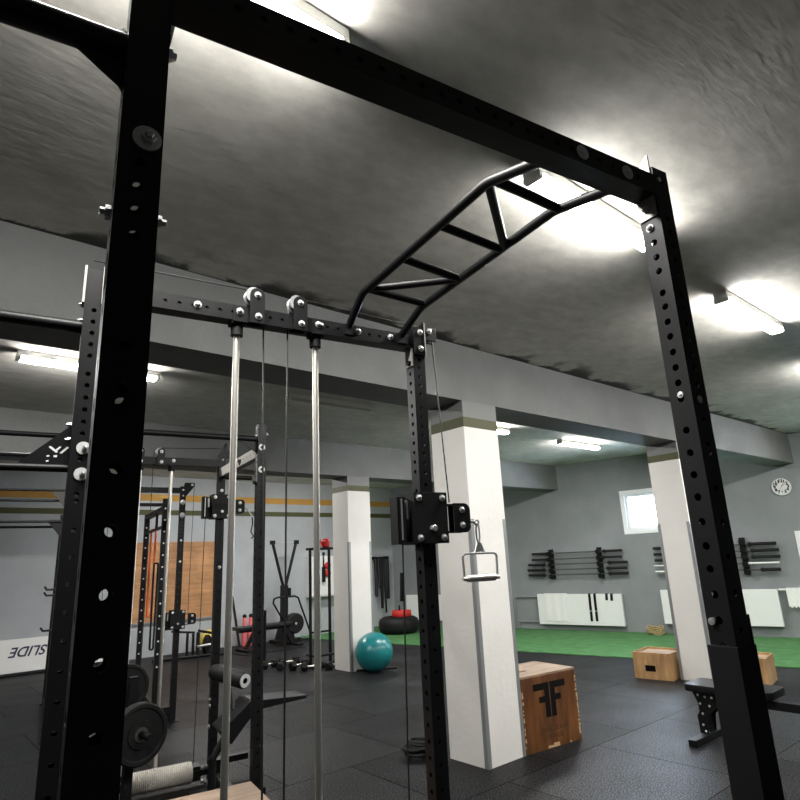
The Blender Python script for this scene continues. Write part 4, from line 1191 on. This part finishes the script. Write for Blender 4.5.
# band rail near the corner on the back wall
e = empty('band_rail', (9.95, YB, 1.74), 0, 'black wall rail for bands at the back right corner', 'band rail')
MB().box((0, -.16, -.03), (.56, -.11, .01)).build('rail_bar', M['powder'], e)
MB().box((.03, -.12, -.05), (.07, 0, .03)).box((.48, -.12, -.05), (.52, 0, .03)).build('bracket', M['powder'], e)
MB().tube([(.56, -.135, -.01), (.60, -.135, -.06), (.60, -.135, -.16), (.57, -.135, -.17)], .008, 6).build('hook', M['zinc'], e, smooth=True)
for k, (dx, L_, wd, th, mt, lb_) in enumerate([(.08, .95, .035, .02, 'rubber', 'leftmost'), (.17, .75, .03, .014, 'rubber', 'second from the left'), (.26, 1.25, .03, .02, 'rubber', 'longest'), (.35, 1.38, .02, .013, 'rubber', 'fourth from the left'), (.47, 1.02, .035, .022, 'rubber', 'rightmost')]):
    loop_band('resistance_band', M[mt], (9.95+dx, YB-.175, 1.735), L_, wd, 'black resistance band on the corner wall rail, %s one' % lb_, 'resistance band', 'bands on the corner wall rail', thick=th, tilt=.03*(k % 2))

# V-armed machine
e = empty('exercise_machine', (7.12, 12.62, 0), 0, 'black exercise machine with V-shaped arms and flywheel at back wall', 'exercise machine')
k_ = 1.02
m = MB()
m.tube([(-.02, 0, 1.15), (-.30, 0, 2.12)], .034, 8); m.build('arm', M['powder'], e, smooth=True)
m = MB().tube([(.02, 0, 1.15), (.29, 0, 2.12)], .034, 8); m.build('arm', M['powder'], e, smooth=True)
MB().tube([(-.33, 0, 2.17), (.32, 0, 2.17)], .006, 6).build('cross_rod', M['zinc'], e, smooth=True)
for sx_ in (-1, 1):
    MB().box((sx_*.31-.05, -.04, 2.12), (sx_*.31+.05, .04, 2.21)).build('arm_tip', M['matte'], e, bevel=.01)
MB().box((-.075, -.05, .32), (.075, .07, 1.22)).build('column', M['powder'], e, bevel=.02)
MB().box((.10, -.03, .95), (.16, .03, 1.15)).build('monitor', M['matte'], e, bevel=.01)
m = MB().prism([(-.20, -.13, .08), (.20, -.13, .08), (.11, -.13, .45), (-.09, -.13, .45)], (0, .2, 0)); m.build('housing', M['matte'], e, bevel=.01)
o = MB().lathe((.13, -.30, .40), (0,1,0), [(0,.05),(0,.19),(.03,.215),(.15,.215),(.17,.19),(.17,.05),(0,.05)], 36).build('flywheel', M['rubber'], e, smooth=True)
MB().lathe((.13, -.305, .40), (0,1,0), [(0,0),(0,.03),(.01,.03)], 16).build('hub', M['zinc'], o)
MB().tube([(-.14, -.15, .52), (-.36, -.15, .86), (-.34, -.15, .94), (-.26, -.15, .97), (.18, -.15, .97), (.27, -.15, .93), (.60, -.15, .12), (.56, -.15, .03), (.2, -.15, .03)], .022, 8).build('tube_frame', M['powder'], e, smooth=True)
MB().box((-.30, -.20, 0), (.30, .12, .08)).build('base', M['powder'], e)
# white wall panel with two red discs
e = empty('wall_cabinet', (8.0, YB, 0), 0, 'white wall cabinet between the guide rod and the far pillar', 'cabinet')
MB().box((0, -.24, .88), (.74, -.001, 1.83)).build('cabinet_body', M['white_enamel'], e, bevel=.004)
MB().box((.02, -.255, .90), (.72, -.2405, 1.81)).build('door', M['white_enamel'], e, bevel=.003)
for zz, lb_ in ((1.60, 'upper'), (1.42, 'lower')):
    tag(MB().lathe((8.46, YB-.256, zz), (0,-1,0), [(0,.08),(.03,.085),(.06,.07),(.07,.0)], 24).build('red_disc', M['red'], None, smooth=True), '%s red round disc hanging on the white wall cabinet' % lb_, 'disc')
tag(MB().lathe((8.33, YB-.30, 1.22), (0,0,1), [(0,0),(0,.045),(.34,.045),(.36,.02),(.62,.012),(.64,.035),(.70,.035),(.70,0)], 14).build('hand_pump', M['matte'], None, smooth=True), 'black hand pump hanging in front of the white cabinet', 'pump')
# shelf tower with red balls
tq = (6.06, 9.22)
e = empty('storage_tower', (tq[0], tq[1], 0), 0, 'tall black storage tower left of the far white pillar', 'storage tower')
for x in (.03, -.36):
    MB().box((x-.018, -.018, 0), (x+.018, .018, 1.92)).build('post', M['matte'], e)
MB().box((-.36, -.14, 1.885), (.05, .14, 1.925)).build('shelf', M['matte'], e)
MB().box((-.36, -.14, .16), (.05, .14, .19)).build('shelf', M['matte'], e)
MB().box((-.36, -.012, .52), (.03, .012, .55)).build('cross_bar', M['matte'], e)
MB().box((-.40, -.2, 0), (.07, .2, .03)).build('base', M['matte'], e)
for k, (x, y) in enumerate(((-.03, 0), (-.18, .02))):
    tag(MB().lathe((tq[0]+x, tq[1]+y, 1.925), (0,0,1), [(0,0),(0,.045),(.02,.07),(.10,.072),(.13,.05),(.15,.052),(.16,.0)], 18).build('kettlebell', M['red'], None, smooth=True), 'small red weight on top of the storage tower, %s' % ('right one' if k == 0 else 'left one'), 'weight')
# dumbbells
def dumbbell(x, y, rz, r, label, mat='rubber'):
    e = empty('dumbbell', (x, y, r*.87), rz, label, 'dumbbell', 'dumbbells on the floor by the far pillar')
    MB().cyl((-.075, 0, 0), (.075, 0, 0), .017, n=12).build('handle', M['chrome'], e, smooth=True)
    for sx_ in (-1, 1):
        MB().lathe((sx_*.07, 0, 0), (sx_,0,0), [(0,0),(0,r*.75),(.015,r),(.085,r),(.1,r*.75),(.1,0)], 6).build('head', M[mat], e)
    return e
dumb = [(5.24, 9.78, .3, .07), (5.55, 9.66, -.2, .08), (5.30, 9.48, .9, .07), (5.50, 9.26, .1, .075), (5.56, 8.96, -.4, .07), (5.86, 8.80, .4, .07)]
names = ['farthest left', 'large one behind, second from left', 'front left', 'middle right', 'front, third from right', 'closest to the pillar']
for (x, y, a, r), nm in zip(dumb, names):
    dumbbell(x, y, a, r, 'black hex dumbbell on the floor by the far pillar, %s' % nm)
# row of red clubs by the wall
for k in range(3):
    x = 6.31+.15*k
    e = empty('exercise_club', (x, 12.93, 0), 0, 'red upright club with black cap by the back wall, %s' % ('left of three', 'middle of three', 'right of three')[k], 'exercise club', 'red clubs by the back wall')
    MB().lathe((0,0,0), (0,0,1), [(0,0),(0,.05),(.22,.058),(.30,.055),(.40,.042),(.58,.04),(.58,0)], 18).build('body', M['pink'], e, smooth=True)
    MB().ball((0,0,.61), .045, u=14, v=8).build('cap', M['matte'], e, smooth=True)
# leaning bar
tag(MB().tube([(6.17, 12.86, .02), (6.10, YB-.03, 1.02)], .026, 10).build('exercise_bar', M['matte'], None, smooth=True), 'short dark bar leaning on the back wall beside the red clubs', 'bar')
# far bench
e = empty('weight_bench', (6.35, 12.0, .0085), 0, 'flat black bench in front of the back wall and red clubs', 'weight bench')
MB().box((-.70, -.15, .41), (.55, .15, .48)).build('pad', M['vinyl'], e, bevel=.02)
MB().box((-.6, -.03, .36), (.65, .03, .41)).build('spine_beam', M['powder'], e)
MB().hexa([(-.52,-.03,.0),(-.45,-.03,0),(-.45,.03,0),(-.52,.03,0),(-.30,-.03,.37),(-.2,-.03,.37),(-.2,.03,.37),(-.30,.03,.37)]).build('leg', M['powder'], e)
MB().hexa([(.62,-.03,.0),(.75,-.03,0),(.75,.03,0),(.62,.03,0),(.36,-.03,.37),(.5,-.03,.37),(.5,.03,.37),(.36,.03,.37)]).build('leg', M['powder'], e)
MB().box((-.55, -.25, 0), (-.45, .25, .04)).box((.62, -.25, 0), (.74, .25, .04)).build('foot_bar', M['powder'], e)
# mat below
tag(MB().box((5.6, 11.5, 0.001), (7.0, 12.6, .008)).build('exercise_mat', M['matte'], None), 'thin black mat on the floor under the far bench', 'mat')
# yellow ball and neighbours
tag(MB().ball((5.47, 12.80, .215), .215, u=30, v=18).build('medicine_ball', M['yellow'], None, smooth=True), 'yellow ball on the floor under the orange plywood board', 'ball')
plate('weight_plate', (5.25, 12.40, .19), (.75,-.65,0), .185, .07, 'black weight plate standing in front of the yellow ball', 'weight plate', None, hub=False)
e = empty('stand', (4.93, 12.62, 0), 0, 'low black angled stand left of the yellow ball', 'stand')
MB().box((-.02, -.02, 0), (.02, .02, .44)).build('post', M['powder'], e); MB().box((.10, -.02, 0), (.14, .02, .40)).build('post', M['powder'], e)
MB().hexa([(-.32,-.02,.46),(.14,-.02,.40),(.14,.02,.40),(-.32,.02,.46),(-.32,-.02,.50),(.14,-.02,.44),(.14,.02,.44),(-.32,.02,.50)]).build('arm', M['powder'], e)
e = empty('stand', (4.98, 12.20, 0), 0, 'low black angled stand with a silver peg in front of the yellow ball', 'stand')
MB().cyl((-.02, -.03, .20), (.26, -.03, .21), .024).build('peg', M['zinc'], e, smooth=True)
MB().box((-.03, -.02, 0), (.03, .02, .46)).build('post', M['powder'], e)
MB().hexa([(0,-.02,.46),(.40,-.02,.36),(.40,.02,.36),(0,.02,.46),(0,-.02,.51),(.40,-.02,.41),(.40,.02,.41),(0,.02,.51)]).build('arm', M['powder'], e)
MB().box((.36, -.02, 0), (.40, .02, .38)).build('post', M['powder'], e)
tag(MB().cyl((4.15, 12.3, .03), (5.6, 12.0, .03), .028).build('floor_bar', M['powder'], None, smooth=True), 'long black bar lying on the floor before the back wall', 'bar')

# leg roller bench inside the second rig
q = rig(1.40, 5.0)
e = empty('leg_roller_bench', (q[0], q[1], 0), -TH, 'black bench with foam leg roller behind the middle rack upright', 'bench')
MB().hexa([(-.04,-.14,.40),(.14,-.14,.60),(.14,.14,.60),(-.04,.14,.40),(-.12,-.14,.50),(.10,-.14,.68),(.10,.14,.68),(-.12,.14,.50)]).build('incline_pad', M['vinyl'], e, bevel=.012)
MB().hexa([(.13,-.13,.60),(.55,-.13,.63),(.55,.13,.63),(.13,.13,.60),(.12,-.13,.67),(.55,-.13,.65),(.55,.13,.65),(.12,.13,.67)]).build('flat_pad', M['vinyl'], e, bevel=.006)
MB().tube([(-.14, 0, .03), (-.14, 0, .30), (.02, 0, .52)], .03, 8).build('post', M['powder'], e)
MB().box((-.25, -.25, 0), (-.07, .25, .04)).build('base', M['powder'], e)
MB().tube([(.02, 0, .58), (.02, .16, .70), (.0, .20, .80)], .02, 8).build('roller_arm', M['powder'], e, smooth=True)
ro = MB().lathe((.085, -.02, .80), (-.42,.95,.12), [(0,.02),(0,.055),(.02,.062),(.17,.062),(.175,.056),(.185,.056),(.19,.062),(.36,.062),(.38,.055),(.38,.02)], 24).build('foam_roller', M['rubber'], e, smooth=True)
MB().lathe((.087, -.026, .80), (-.42,.95,.12), [(0,.022),(0,.05),(.008,.05),(.008,.022),(0,.022)], 20).build('roller_cap', M['washer'], ro, smooth=True)

# ------------------------------------------------------------------ world, camera, view
wd = bpy.data.worlds.new('daylight'); scene.world = wd; wd.use_nodes = True
bg = wd.node_tree.nodes['Background']
bg.inputs['Color'].default_value = (0.62, 0.80, 1.0, 1); bg.inputs['Strength'].default_value = 45.0

f_px = 598.8439
yaw, pitch, roll = radians(49.3504), radians(14.954), radians(-2.632)
fw = Vector((cos(yaw)*cos(pitch), sin(yaw)*cos(pitch), sin(pitch)))
rt = Vector((sin(yaw), -cos(yaw), 0)); up = rt.cross(fw)
rt2 = rt*cos(roll)+up*sin(roll); up2 = -rt*sin(roll)+up*cos(roll)
cam = bpy.data.cameras.new('camera'); co = bpy.data.objects.new('camera', cam); COL.objects.link(co)
mw = Matrix.Identity(4)
for i in range(3):
    mw[i][0] = rt2[i]; mw[i][1] = up2[i]; mw[i][2] = -fw[i]
mw[0][3], mw[1][3], mw[2][3] = 0, 0, 1.65
co.matrix_world = mw
cam.sensor_fit = 'HORIZONTAL'; cam.sensor_width = 36; cam.lens = f_px/800*36
cam.clip_start = .02; cam.clip_end = 200
scene.camera = co
vs = scene.view_settings
vs.view_transform = 'Standard'; vs.look = 'None'; vs.gamma = 1.0; vs.use_curve_mapping = False
vs.exposure = 1.45
scene.cycles.use_denoising = True
scene.cycles.max_bounces = 8; scene.cycles.diffuse_bounces = 5; scene.cycles.glossy_bounces = 4; scene.cycles.transmission_bounces = 6
